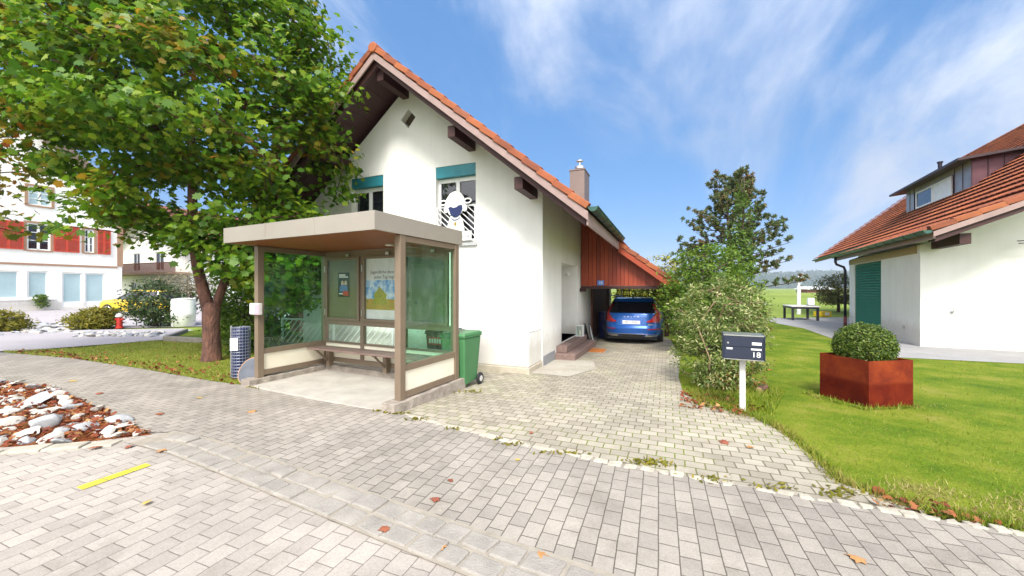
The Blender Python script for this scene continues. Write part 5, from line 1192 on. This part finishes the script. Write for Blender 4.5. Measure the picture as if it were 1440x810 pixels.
# ================================================================== STREET FURNITURE AND GARDEN THINGS
def make_bin(name, label, loc, rz, mat, lidmat, group=None):
    t = thing(name, label, 'bin', loc, rz, group)
    mb = MB(); b = .195; tp = .24
    mb.hexa([(-b, -.20, .05), (b, -.20, .05), (b, .20, .10), (-b, .20, .10)], [(-tp, -.27, .84), (tp, -.27, .84), (tp, .25, .84), (-tp, .25, .84)]); bo = mb.build('body', mat, t, bevel=.025, seg=3)
    mb = MB(); mb.box(-.25, .25, -.285, .262, .84, .868); mb.build('rim', mat, bo, bevel=.008)
    mb = MB(); mb.hexa([(-.255, -.30, .87), (.255, -.30, .87), (.255, .27, .87), (-.255, .27, .87)], [(-.235, -.27, .915), (.235, -.27, .915), (.235, .22, .93), (-.235, .22, .93)]); mb.build('lid', lidmat, t, bevel=.015)
    mb = MB(); mb.tube([(-.2, .25, .84), (-.2, .33, .88), (.2, .33, .88), (.2, .25, .84)], .017, 8); mb.build('handle', lidmat, t, smooth=True)
    for s in (-1, 1):
        mb = MB(); mb.lathe([(.03, -.025), (.085, -.025), (.1, -.012), (.1, .012), (.085, .025), (.03, .025)], 20); mb.v = [(s * .225 + p[2], .235 + p[0], .1 + p[1]) for p in mb.v]; w = mb.build('wheel', M['rubber'], t, smooth='auto')
        mb = MB(); mb.lathe([(.0, -.028), (.05, -.028), (.05, .028), (.0, .028)], 12); mb.v = [(s * .225 + p[2], .235 + p[0], .1 + p[1]) for p in mb.v]; mb.build('hub', M['post_grey'], w)
    mb = MB(); mb.tube([(-.22, .235, .1), (.22, .235, .1)], .012, 6); mb.build('axle', M['steel'], t)
    return t
c0 = Vector((-.86, 6.46, 0)); make_bin('wheelie_bin', 'green plastic wheelie bin standing between the waiting shelter and the white wall', (c0.x, c0.y, gz(c0.x, c0.y) + .012), RSH, M['bin'], M['bin'])
q = shp(-.75, 2.0, 0); B2 = make_bin('waste_container', 'dark waste container with red label seen through the shelter glass', (q.x, q.y, gz(q.x, q.y) + .012), RSH, M['black'], M['black'])
mb = MB(); mb.box(-.17, .17, -.29, -.272, .66, .80); lb_ = mb.build('red_label', M['hyd_red'], B2)
mb = MB()
for k in range(5): mb.box(-.14 + k * .056, -.10 + k * .056, -.2935, -.2905, .69, .77)
mb.build('label_marks', M['paper'], lb_)
# wire waste basket
q = g(-4.83, 6.78); wb = thing('waste_basket', 'dark blue wire mesh waste basket beside the waiting shelter', 'basket', q + Vector((0, 0, .012)), R(10))
mb = MB(); n = 20
for z in np.arange(.04, .93, .055): mb.tube([(.17 * math.cos(k * 2 * math.pi / n), .17 * math.sin(k * 2 * math.pi / n), z) for k in range(n + 1)], .0065, 4, cap=False)
for k in range(n): th = k * 2 * math.pi / n; mb.tube([(.172 * math.cos(th), .172 * math.sin(th), .02), (.172 * math.cos(th), .172 * math.sin(th), .92)], .005, 4)
mb.build('wire_mesh', pm('galvanised_wire', (.30, .32, .38), None, .4, 5, metal=.5), wb)
mb = MB(); mb.lathe([(.14, .02), (.155, .05), (.157, .86), (.13, .9), (.0, .88)], 20); mb.build('liner_bag', M['navy'], wb, smooth='auto')
mb = MB(); mb.box(-.12, .03, -.19, -.18, .52, .74); mb.build('notice', M['paper'], wb)
mb = MB(); mb.tube([(-.19, 0, 0), (-.19, 0, .95)], .018, 8); mb.build('post', M['steel'], wb); wb.scale = (.82, .82, .98)
q = shp(XL - .13, -.06, 0); gd = thing('metal_disc', 'grey round metal disc leaning on the shelter post by the waste basket', 'disc', (q.x, q.y, gz(q.x, q.y) + .01), RSH + R(20))
mb = MB(); mb.lathe([(.0, -.012), (.2, -.012), (.205, 0), (.2, .012), (.0, .012)], 28); mb.v = [(p[0], p[2] + .10 * (p[1] / .2) + .1, p[1] + .2) for p in mb.v]; mb.build('disc', pm('dull_grey_metal', (.12, .13, .15), (.08, .085, .1), .5, 5, metal=.4), gd, smooth='auto')
mb = MB(); mb.tube([(.203 * math.cos(k * .2244), .1 + .10 * math.sin(k * .2244), .2 + .203 * math.sin(k * .2244)) for k in range(29)], .014, 6, cap=False); mb.build('rim', M['brownstone'], gd, smooth=True)
# letterbox
q = at(1044, 579.5); ml = thing('letterbox', 'dark blue grey letterbox number 18 on a pale post at the lawn edge', 'letterbox', (q.x, q.y, q.z), -R(27))
mb = MB(); mb.box(-.034, .034, -.03, .03, -.05, .705); mb.build('post', M['post_grey'], ml, bevel=.004)
mb = MB(); mb.box(-.218, .218, -.16, .18, .71, 1.0); bo = mb.build('body', M['anthracite'], ml, bevel=.004)
mb = MB(); mb.box(-.229, -.2185, -.175, .185, .70, 1.012); mb.box(.2185, .229, -.175, .185, .70, 1.012); build_each(mb, 'side_cheek', M['anthracite'], bo)
mb = MB(); mb.box(-.2184, .2184, -.17, .185, 1.001, 1.014); mb.box(-.2184, .2184, -.165, .18, .699, .7095); mb.build('casing', M['steel'], bo)
mb = MB(); mb.box(-.212, .212, -.168, -.161, .865, .992); fl = mb.build('flap', M['anthracite'], ml, bevel=.002)
mb = MB(); mb.box(-.212, .212, -.167, -.161, .716, .858); dr = mb.build('door', M['anthracite'], ml, bevel=.002)
mb = MB(); mb.box(.09, .19, -.1715, -.1685, .895, .928); mb.build('name_card', M['white_paint'], fl)
mb = MB(); mb.lathe([(.0, 0), (.012, 0), (.012, .006), (0, .006)], 12); mb.v = [(p[0] - .17, -.168 - p[2], p[1] + .91) for p in mb.v]; mb.build('lock', M['steel'], fl)
mb = MB(); mb.box(.08, .19, -.1705, -.1675, .832, .852); mb.box(-.185, -.12, -.1705, -.1675, .828, .85); mb.build('name_card', M['paper'], dr)
text_mb('18', .095, lambda x, y: (.135 + x * 1.05, -.1688, .772 + y)).build('numerals', M['white_paint'], dr)
# rusty planter
pc = Vector((5.06, 5.47, gz(5.06, 5.47))); pt = thing('rusty_planter', 'square rusty steel planter standing on the lawn', 'planter', pc, R(8))
a = .35; mb = MB(); t_ = .012; hh_ = .635
mb.panel([(-a, -a), (a, -a), (a, a), (-a, a)], [[(-a + t_, -a + t_), (a - t_, -a + t_), (a - t_, a - t_), (-a + t_, a - t_)]], lambda p, q, d: (p, q, hh_ - d), hh_ + .05, True); mb.build('steel_box', M['corten'], pt, bevel=.003)
mb = MB(); mb.box(-a + t_ + .002, a - t_ - .002, -a + t_ + .002, a - t_ - .002, .3, .575); mb.build('soil', M['soil'], pt)
# table
q = Vector((15.5, 20.45, gz(15.5, 20.45) + .012)); tb = thing('garden_table', 'dark garden table with pale top on the terrace', 'table', q, -R(22))
mb = MB(); mb.box(-.62, .62, -.86, .86, .70, .75); mb.build('tabletop', M['post_grey'], tb, bevel=.006)
mb = MB(); mb.box(-.58, .58, -.82, -.78, .6, .698); mb.box(-.58, .58, .78, .82, .6, .698); mb.box(-.58, -.54, -.78, .78, .6, .698); mb.box(.54, .58, -.78, .78, .6, .698); mb.build('apron', M['black'], tb)
for x in (-.53, .53):
    for y in (-.75, .75): mb = MB(); mb.box(x - .05, x + .05, y - .05, y + .05, 0, .698); mb.build('leg', M['black'], tb)
q = Vector((16.35, 20.9, 0)); sb = thing('garden_box', 'small white box standing on the end of the garden table', 'box', (15.98, 20.35, gz(15.5, 20.45) + .763), -R(22))
mb = MB(); mb.box(-.14, .14, -.12, .12, .03, .40); mb.build('case', M['white_paint'], sb, bevel=.02)
mb = MB(); mb.box(-.18, .18, -.16, .16, 0, .03); mb.build('tray', M['black'], sb)
q = g(18.85, 25); ms = thing('mast', 'pale post with a tilted panel at its top beyond the garden table', 'post', q)
mb = MB(); mb.lathe([(.12, -.1), (.11, 1.8), (.05, 1.85), (.04, 2.5)], 12); mb.build('post', M['white_paint'], ms, smooth='auto')
mb = MB(); mb.hexa([(.0, -.03, 1.95), (.12, -.03, 1.9), (.12, .0, 1.9), (.0, .0, 1.95)], [(.22, .1, 2.72), (.40, .1, 2.68), (.40, .13, 2.68), (.22, .13, 2.72)]); mb.build('panel', pm('pale_blue_panel', (.45, .55, .62), None, .3, 3), ms)
q = g(18.6, 22.8); cr_ = thing('crate', 'bright yellow crate on the grass beyond the garden table', 'crate', q, R(10))
mb = MB(); mb.box(-.35, .35, -.25, -.22, 0, .3); mb.box(-.35, .35, .22, .25, 0, .3); mb.box(-.35, -.32, -.219, .219, 0, .3); mb.box(.32, .35, -.219, .219, 0, .3); mb.box(-.319, .319, -.219, .219, 0, .03); mb.build('box', M['yellow_paint'], cr_)
mb = MB(); mb.box(-.1, .2, -.262, -.252, .08, .24); mb.build('label_plate', M['paper'], cr_)
q = at(1153, 411.5); fb = thing('farm_shed', 'long pale roofed shed far out on the meadow', 'shed', q, R(6))
mb = MB(); mb.box(-5, 5, 0, 5, -.5, 1.2); mb.build('wall', M['brickbrown'], fb)
mb = MB(); slab(mb, -5.5, 1.3, 5.5, 1.301, -1, 2.5, .12); mb.hexa([(-5.6, -.8, 1.25), (5.6, -.8, 1.25), (5.6, 5.8, 1.25), (-5.6, 5.8, 1.25)], [(-5.4, 2.4, 2.2), (5.4, 2.4, 2.2), (5.4, 2.6, 2.2), (-5.4, 2.6, 2.2)]); mb.build('roof', M['white_paint'], fb)
# hydrant, white cistern
q = g(-16.3, 15.8); hy = thing('fire_hydrant', 'red hydrant with pale cap at the stone edging', 'hydrant', q)
mb = MB(); mb.lathe([(.16, 0), (.16, .05), (.12, .07), (.11, .5), (.13, .52)], 16); mb.build('barrel', M['hyd_red'], hy, smooth='auto')
mb = MB(); mb.lathe([(.135, .521), (.16, .55), (.15, .62), (.07, .68), (.03, .72)], 16); mb.build('cap', M['post_grey'], hy, smooth='auto')
mb = MB()
for s in (-1, 1): mb.tube([(s * .1, 0, .42), (s * .2, 0, .42)], .05, 10)
build_each(mb, 'outlet', M['hyd_red'], hy); hy.scale = (.82, .82, .88)
q = g(-14.42, 16.7); wt = thing('water_barrel', 'tall white water barrel behind the maple trunk', 'barrel', q)
mb = MB(); mb.lathe([(.38, 0), (.41, .04), (.43, .5), (.44, .53), (.43, .56), (.43, 1.1), (.40, 1.16)], 24); mb.build('drum', M['white_paint'], wt, smooth='auto')
mb = MB(); mb.lathe([(.41, 1.161), (.42, 1.2), (.2, 1.24), (.0, 1.25)], 24); mb.build('lid', M['white_paint'], wt, smooth='auto')
q = g(3.98, 6.05); lg = thing('log', 'short sawn log lying at the foot of the rhododendron', 'log', (q.x, q.y, q.z + .045), R(35))
mb = MB(); mb.tube([(-.11, 0, 0), (.11, 0, .02)], [.05, .047], 12); mb.build('bark', M['bark'], lg)
mb = MB(); mb.tube([(-.116, 0, 0), (-.1105, 0, 0)], [.043, .043], 12); mb.build('cut_end', pm('cut_wood', (.45, .3, .17), None, .8, 12), lg)

# ================================================================== STONES, LEAVES, GRASS
rock_me = []
for k in range(7):
    bm = bmesh.new(); bmesh.ops.create_icosphere(bm, subdivisions=3, radius=1)
    sq = Vector((1, rng.uniform(.6, .9), rng.uniform(.45, .7))); cuts = [(Vector(rng.normal(size=3)).normalized(), rng.uniform(.45, .8)) for _ in range(12)]
    for v in bm.verts:
        p = v.co.copy()
        for nn, d in cuts:
            e = p.dot(nn) - d
            if e > 0: p -= nn * e
        p += Vector(rng.normal(size=3)) * .014
        v.co = Vector((p.x * sq.x, p.y * sq.y, p.z * sq.z))
    for i, key in enumerate(('rock_white', 'rock_grey')):
        me = bpy.data.meshes.new('rock'); bm.to_mesh(me); me.materials.append(M[key]); me.polygons.foreach_set('use_smooth', [True] * len(me.polygons))
        try: me.set_sharp_from_angle(angle=R(28))
        except Exception: pass
        rock_me.append(me)
    bm.free()
def rock(x, y, s, key, label, group, lift=0):
    k = int(rng.integers(7)); o = bpy.data.objects.new('rock', rock_me[2 * k + (0 if key == 'rock_white' else 1)]); COL.objects.link(o)
    o.location = (x, y, gz(x, y) + s * .26 + lift); o.rotation_euler = (rng.normal() * .2, rng.normal() * .2, rng.uniform(0, 6.28)); o.scale = (s, s, s * .75)
    return tag(o, label, 'rock', group)
sheet('stone_bed', BED, .014, M['litter'], .5)
special = [((8, 600), .17, 'rock_white', 'white pointed rock at the near edge of the leafy stone bed'), ((68, 601), .22, 'rock_grey', 'flat grey slab in the middle of the leafy stone bed'), ((63, 584), .15, 'rock_white', 'round white rock behind the flat grey slab'), ((52, 570), .22, 'rock_grey', 'wide grey and white rock at the back of the leafy stone bed'), ((150, 614), .12, 'rock_white', 'upright white wedge rock at the front edge of the stone bed'), ((175, 604), .13, 'rock_white', 'white rock at the tip of the stone bed, nearer the pavement'), ((170, 614), .10, 'rock_white', 'small white rock at the very tip of the stone bed'), ((13, 585), .16, 'rock_white', 'white rock lying just behind the pointed one')]
pl_ = []
for (u, v), s, k, lab in special: p = at(u, v); pl_.append((p.x, p.y, s)); rock(p.x, p.y, s, k, lab, 'rocks in the leafy bed')
n = 0
while n < 170:
    x, y = rng.uniform(-9.3, -3.9), rng.uniform(3.8, 6.6); s = rng.uniform(.055, .15)
    if not inside(BED, np.array([x]), np.array([y]))[0] or any((x - a) ** 2 + (y - b) ** 2 < (s * .7 + c * .7) ** 2 for a, b, c in pl_): n += .02; continue
    w = rng.uniform() < .62; pl_.append((x, y, s)); n += 1
    rock(x, y, s, 'rock_white' if w else 'rock_grey', 'white rock lying among rust coloured leaves' if w else 'grey rock lying among rust coloured leaves', 'white rocks in the leafy bed' if w else 'grey rocks in the leafy bed')
pl_ = []; n = 0
while n < 105:
    u = rng.uniform(-20, 235); v = rng.uniform(456, 472) if u < 95 else rng.uniform(467, 474); p = at(u, v); s = rng.uniform(.12, .25) * (1 if u < 95 else .7)
    if any((p.x - a) ** 2 + (p.y - b) ** 2 < (s * .5 + c * .5) ** 2 for a, b, c in pl_): n += .05; continue
    pl_.append((p.x, p.y, s)); n += 1; rock(p.x, p.y, s, 'rock_white' if rng.uniform() < .4 else 'rock_grey', 'pale boulder in the stone row along the side road', 'boulders along the side road')
def scatter(poly, n, near=True):
    xs_ = [p[0] for p in poly]; ys_ = [p[1] for p in poly]; m = n * 5
    y0, y1 = max(.4, min(ys_)), max(ys_); q = rng.uniform(0, 1, m)
    y = 1 / (1 / y0 + q * (1 / y1 - 1 / y0)) if near else rng.uniform(y0, y1, m); x = rng.uniform(min(xs_), max(xs_), m)
    k = inside(poly, x, y); x, y = x[k][:n], y[k][:n]; return np.stack([x, y, gzv(x, y)], 1)
def litter(name, P, mat, s0, s1, lift=.03, tilt=.5):
    P = P + np.array([0, 0, lift]) + np.array([0, 0, 1]) * np.abs(rng.normal(size=(len(P), 1))) * .02
    return tag(np_mesh(name, leaves(P, np.array([0, 0, 1]) + tilt * rng.normal(size=P.shape), rng.uniform(s0, s1, len(P)), MAPLE, .5), len(MAPLE), M[mat]), kind='stuff')
litter('leaf_litter', scatter(BED, 3300), 'autumn_leaf', .03, .075)
E1 = [(-4.45, 6.2), (-5.08, 6.46), (-7.31, 7.5), (-10.07, 8.66), (-12.5, 9.5), (-12.5, 9.9), (-10.0, 9.1), (-7.2, 7.95), (-5.0, 6.85), (-4.4, 6.55)]
litter('leaf_litter', np.concatenate([scatter(E1, 420, False), scatter(GL, 110, False)]), 'autumn_leaf', .035, .075, .03)
E2 = [(2.25, 5.1), (2.9, 4.7), (3.3, 5.0), (3.2, 5.6), (2.6, 5.9)]
litter('leaf_litter', np.concatenate([scatter(E2, 170, False), scatter([(2.6, 2.72), (3.3, 2.5), (3.2, 2.75), (2.75, 2.95)], 50, False)]), 'autumn_leaf', .03, .07, .03)
lf_me = []
for k in range(5):
    Vl = leaves(np.zeros((1, 3)), np.array([[0, 0, 1.]]) + .1 * rng.normal(size=(1, 3)), np.array([1.]), MAPLE, .35)
    me = bpy.data.meshes.new('fallen_leaf'); v0 = [tuple(p) for p in Vl]; c = (0, 0, .0); me.from_pydata(v0 + [c], [], [(i, (i + 1) % len(v0), len(v0)) for i in range(len(v0))]); lf_me.append(me)
    me.materials.append(pm('dry_leaf', ((.42, .2, .07), (.3, .09, .04), (.45, .28, .1), (.22, .06, .03), (.48, .33, .08))[k], None, .8, 12))
FL = [((1206, 791), .13, 0, 'large tan fallen leaf lying alone on the near pavement'), ((613, 706), .11, 3, 'dark brown fallen leaf in the middle of the pavement'), ((633, 680), .07, 3, 'small brown fallen leaf behind the dark one on the pavement'), ((541, 750), .10, 1, 'reddish fallen leaf on the kerb setts'), ((605, 769), .12, 1, 'rust fallen leaf on the front setts of the kerb'), ((618, 775), .11, 0, 'tan fallen leaf beside the rust one on the kerb'), ((760, 788), .11, 0, 'tan fallen leaf on the last kerb setts in view'), ((206, 712), .08, 4, 'yellow fallen leaf on the street pavers below the yellow stripe'), ((232, 636), .16, 0, 'long tan fallen leaf at the head of the yellow stripe'), ((134, 633), .12, 1, 'red brown fallen leaf on the edge stones of the bed'), ((182, 631), .10, 3, 'dark fallen leaf between the bed and the tan leaf'), ((355, 581), .15, 0, 'orange fallen leaf on the grey pavement before the shelter'), ((225, 585), .13, 1, 'brown fallen leaf on the pavement behind the stone bed'), ((280, 562), .11, 4, 'pale fallen leaf on the pavement by the verge'), ((1018, 625), .12, 3, 'dark red fallen leaf on the driveway pavers'), ((1055, 632), .09, 0, 'tan fallen leaf beside the dark red one on the driveway'), ((747, 612), .07, 1, 'small rust fallen leaf on the driveway edge before the bin'), ((103, 538), .13, 4, 'pale yellow fallen leaf on the pavement between verge and stone bed'), ((140, 556), .12, 1, 'rust fallen leaf on the pavement beside the back of the bed'), ((470, 541), .10, 3, 'dark fallen leaf on the shelter floor'), ((728, 651), .06, 4, 'small yellow fallen leaf in the middle of the pavement')]
for (u, v), s, k, lab in FL:
    p = at(u, v); o = bpy.data.objects.new('fallen_leaf', lf_me[k]); COL.objects.link(o); o.location = (p.x, p.y, p.z + .035); o.rotation_euler = (rng.normal() * .12, rng.normal() * .12, rng.uniform(0, 6.28)); s *= .8; o.scale = (s, s, s * .8)
    tag(o, lab, 'leaf', 'single leaves on the paving')
def blades(name, P, h0, h1, w, mat, lean=.5):
    n = len(P); d = unit(np.array([0, 0, 1]) + lean * rng.normal(size=(n, 3)) * np.array([1, 1, .1])); th = rng.uniform(0, 6.283, n); sd = np.stack([np.cos(th), np.sin(th), np.zeros(n)], 1); h = rng.uniform(h0, h1, n)[:, None]
    wv = (w * (.7 + .12 * P[:, 1]))[:, None]
    V = np.stack([P - sd * wv, P + sd * wv, P + d * h], 1).reshape(-1, 3)
    return tag(np_mesh(name, V, 3, M[mat]), kind='stuff')
P = scatter(LAWN, 120000); blades('grass', P, .018, .05, .0032, 'grass', .8)
P = scatter(GL, 36000); blades('verge_grass', P, .025, .07, .0035, 'grass_dry', .7)
# longer grass where the mower does not reach, moss and weeds in the edging
E3 = [(2.5, 5.2), (2.8, 4.75), (3.3, 4.8), (4.3, 6.0), (4.2, 6.4), (2.8, 6.2)]
ring = [(4.62, 4.98), (5.48, 5.1), (5.36, 5.95), (4.5, 5.83)]
pts_ = []
for a, b in zip(ring, ring[1:] + ring[:1]):
    t = rng.uniform(0, 1, 160)[:, None]; pts_.append(np.array(a)[None] * (1 - t) + np.array(b)[None] * t + rng.normal(size=(160, 2)) * .02)
pr_ = np.concatenate(pts_); pr_ = np.concatenate([pr_, gzv(pr_[:, 0], pr_[:, 1])[:, None]], 1)
ed = []
for a, b in zip(LAWN_EDGE[:7], LAWN_EDGE[1:8]):
    t = rng.uniform(0, 1, 400)[:, None]; ed.append(np.array(a)[None] * (1 - t) + np.array(b)[None] * t + rng.normal(size=(400, 2)) * .035 + np.array([.03, 0]))
ed = np.concatenate(ed); ed = np.concatenate([ed, gzv(ed[:, 0], ed[:, 1])[:, None]], 1)
blades('long_grass', np.concatenate([scatter(E3, 3500, False), pr_, ed]), .04, .12, .005, 'grass', .6)
dr_ = []
for a, b in zip([(2.72, 2.85), (2.9, 2.72), (3.4, 2.5), (4.6, 2.05)], [(2.9, 2.72), (3.4, 2.5), (4.6, 2.05), (6.8, 1.25)]):
    q = rng.uniform(0, 1, 900)[:, None]; w_ = np.abs(rng.normal(size=(900, 1))) * .09
    dr_.append(np.array(a)[None] * (1 - q) + np.array(b)[None] * q + w_ * np.array([[.45, .9]]))
for c, r_, m_ in (((3.2, 3.0), .16, 500), ((3.75, 2.75), .2, 700), ((2.85, 4.7), .14, 300), ((5.2, 2.3), .25, 700)): dr_.append(np.array(c)[None] + rng.normal(size=(m_, 2)) * np.array([r_, r_ * .5]))
dr_ = np.concatenate(dr_); dr_ = np.concatenate([dr_, gzv(dr_[:, 0], dr_[:, 1])[:, None]], 1)
blades('dry_grass', dr_, .02, .06, .004, 'straw', .9)
wd_ = []
for (u, v), n, s in (((541, 580), 120, .05), ((557, 584), 140, .06), ((590, 592), 120, .06), ((640, 606), 60, .04), ((720, 628), 60, .05), ((775, 640), 70, .06), ((905, 652), 120, .07), ((925, 656), 120, .07), ((815, 640), 40, .05), ((1000, 678), 80, .07), ((1090, 690), 80, .07), ((1180, 696), 160, .08), ((364, 547), 120, .08), ((400, 548), 40, .07), ((590, 560), 80, .07), ((625, 552), 60, .06), ((700, 620), 30, .04), ((660, 553), 80, .1)):
    n = int(n * .36); p = at(u, v); q = rng.normal(size=(n, 2)) * s * np.array([1.3, .5]) + np.array([p.x, p.y]); wd_.append(np.concatenate([q, gzv(q[:, 0], q[:, 1])[:, None] + .015], 1))
wd_ = np.concatenate(wd_); tag(np_mesh('weeds', leaves(wd_ + np.array([0, 0, .015]), np.array([0, 0, 1]) + .7 * rng.normal(size=wd_.shape), rng.uniform(.025, .06, len(wd_)), OVAL, .3), len(OVAL), M['conifer']), kind='stuff')

# ================================================================== SKY, SUN, CAMERA
W = bpy.data.worlds.new('World'); S.world = W; W.use_nodes = True; t = W.node_tree; t.nodes.clear()
SUN = Vector((-.10, -.84, 1.0)).normalized(); el = math.asin(SUN.z); az = math.atan2(SUN.x, SUN.y)
out = N(t, 'OutputWorld'); bg = N(t, 'Background'); sky = N(t, 'TexSky', sky_type='NISHITA'); sky.sun_disc = False
sky.sun_elevation = el; sky.sun_rotation = az; sky.altitude = 500; sky.air_density = 1.0; sky.dust_density = .6; sky.ozone_density = 1.6
tc = N(t, 'TexCoord'); sx = N(t, 'SeparateXYZ'); t.links.new(tc.outputs['Generated'], sx.inputs[0])
# clouds lie on a plane overhead, so they spread and thin towards the horizon as real ones do
mz = N(t, 'Math', operation='MAXIMUM'); t.links.new(sx.outputs['Z'], mz.inputs[0]); mz.inputs[1].default_value = 0
az_ = N(t, 'Math', operation='ADD'); t.links.new(mz.outputs[0], az_.inputs[0]); az_.inputs[1].default_value = .22
dx = N(t, 'Math', operation='DIVIDE'); t.links.new(sx.outputs['X'], dx.inputs[0]); t.links.new(az_.outputs[0], dx.inputs[1])
dy = N(t, 'Math', operation='DIVIDE'); t.links.new(sx.outputs['Y'], dy.inputs[0]); t.links.new(az_.outputs[0], dy.inputs[1])
cv = N(t, 'CombineXYZ'); t.links.new(dx.outputs[0], cv.inputs[0]); t.links.new(dy.outputs[0], cv.inputs[1])
mp = N(t, 'Mapping', vector_type='TEXTURE'); mp.inputs['Rotation'].default_value = (0, 0, R(-22)); mp.inputs['Scale'].default_value = (.62, 1.7, 1); mp.inputs['Location'].default_value = (2.1, 3.13, 0); t.links.new(cv.outputs[0], mp.inputs[0])
n1 = noise(t, mp.outputs[0], .9, 9, .58, .55); n2 = noise(t, mp.outputs[0], .33, 3, .5, .2)
sm = N(t, 'Math', operation='MULTIPLY_ADD'); t.links.new(n2.outputs['Fac'], sm.inputs[0]); sm.inputs[1].default_value = .75; t.links.new(n1.outputs['Fac'], sm.inputs[2])
# unseen cloud bank added behind the camera to give whiter fill light
by = N(t, 'Math', operation='MINIMUM'); t.links.new(sx.outputs['Y'], by.inputs[0]); by.inputs[1].default_value = .0
bk = N(t, 'Math', operation='MULTIPLY_ADD'); t.links.new(by.outputs[0], bk.inputs[0]); bk.inputs[1].default_value = -.42; t.links.new(sm.outputs[0], bk.inputs[2])
zl_ = N(t, 'Math', operation='MINIMUM'); t.links.new(mz.outputs[0], zl_.inputs[0]); zl_.inputs[1].default_value = .38
bx_ = N(t, 'Math', operation='MULTIPLY_ADD'); t.links.new(zl_.outputs[0], bx_.inputs[0]); bx_.inputs[1].default_value = .62; t.links.new(bk.outputs[0], bx_.inputs[2])
cf = N(t, 'MapRange', interpolation_type='SMOOTHSTEP'); cf.inputs['From Min'].default_value = 1.0; cf.inputs['From Max'].default_value = 1.36; t.links.new(bx_.outputs[0], cf.inputs['Value'])
cs = N(t, 'Math', operation='MULTIPLY'); t.links.new(cf.outputs[0], cs.inputs[0]); cs.inputs[1].default_value = .85
# unseen clouds round the sun brightened to light the scene
dt = N(t, 'VectorMath', operation='DOT_PRODUCT'); t.links.new(tc.outputs['Generated'], dt.inputs[0]); dt.inputs[1].default_value = SUN
ccol = ramp(t, [(.35, (2.25, 2.3, 2.45)), (1.0, (11, 10.9, 10.8))], None)
dm_ = N(t, 'Math', operation='MULTIPLY_ADD'); t.links.new(dt.outputs['Value'], dm_.inputs[0]); dm_.inputs[1].default_value = .5; dm_.inputs[2].default_value = .5; t.links.new(dm_.outputs[0], ccol.inputs[0])
hs = N(t, 'HueSaturation'); hs.inputs['Saturation'].default_value = 1.2; hs.inputs['Value'].default_value = .80; hs.inputs['Hue'].default_value = .497; 
# ramp darkens the low sky and tints it blue
lowk = ramp(t, [(0, (.30, .31, .42)), (.10, (.36, .37, .46)), (.3, (.56, .58, .62)), (.6, (.95, .95, .95)), (1, (1, 1, 1))], mz.outputs[0])
skm = mixc(t, 1, sky.outputs[0], lowk.outputs[0], 'MULTIPLY'); t.links.new(skm, hs.inputs['Color'])
col = mixc(t, cs.outputs[0], hs.outputs[0], ccol.outputs[0])
t.links.new(col, bg.inputs[0]); bg.inputs[1].default_value = .15; t.links.new(bg.outputs[0], out.inputs[0])
L = bpy.data.lights.new('sun', 'SUN'); L.energy = 2.2; L.angle = R(16); L.color = (1, .96, .90)
lo = bpy.data.objects.new('sun', L); COL.objects.link(lo); lo.rotation_euler = (-SUN).to_track_quat('-Z', 'Y').to_euler(); lo.location = (0, 0, 30)
cam = bpy.data.cameras.new('camera'); cam.sensor_width = 36; cam.lens = FPX / 1440 * 36; cam.clip_end = 9000; cam.clip_start = .05
co = bpy.data.objects.new('camera', cam); COL.objects.link(co); co.location = (0, 0, CAMH); co.rotation_euler = (R(90), 0, 0); S.camera = co
S.view_settings.view_transform = 'Standard'; S.view_settings.look = 'None'; S.view_settings.exposure = 1.33; S.view_settings.gamma = 1
S.cycles.max_bounces = 8; S.cycles.transparent_max_bounces = 12; S.cycles.caustics_reflective = False; S.cycles.caustics_refractive = False
S.cycles.use_denoising = True
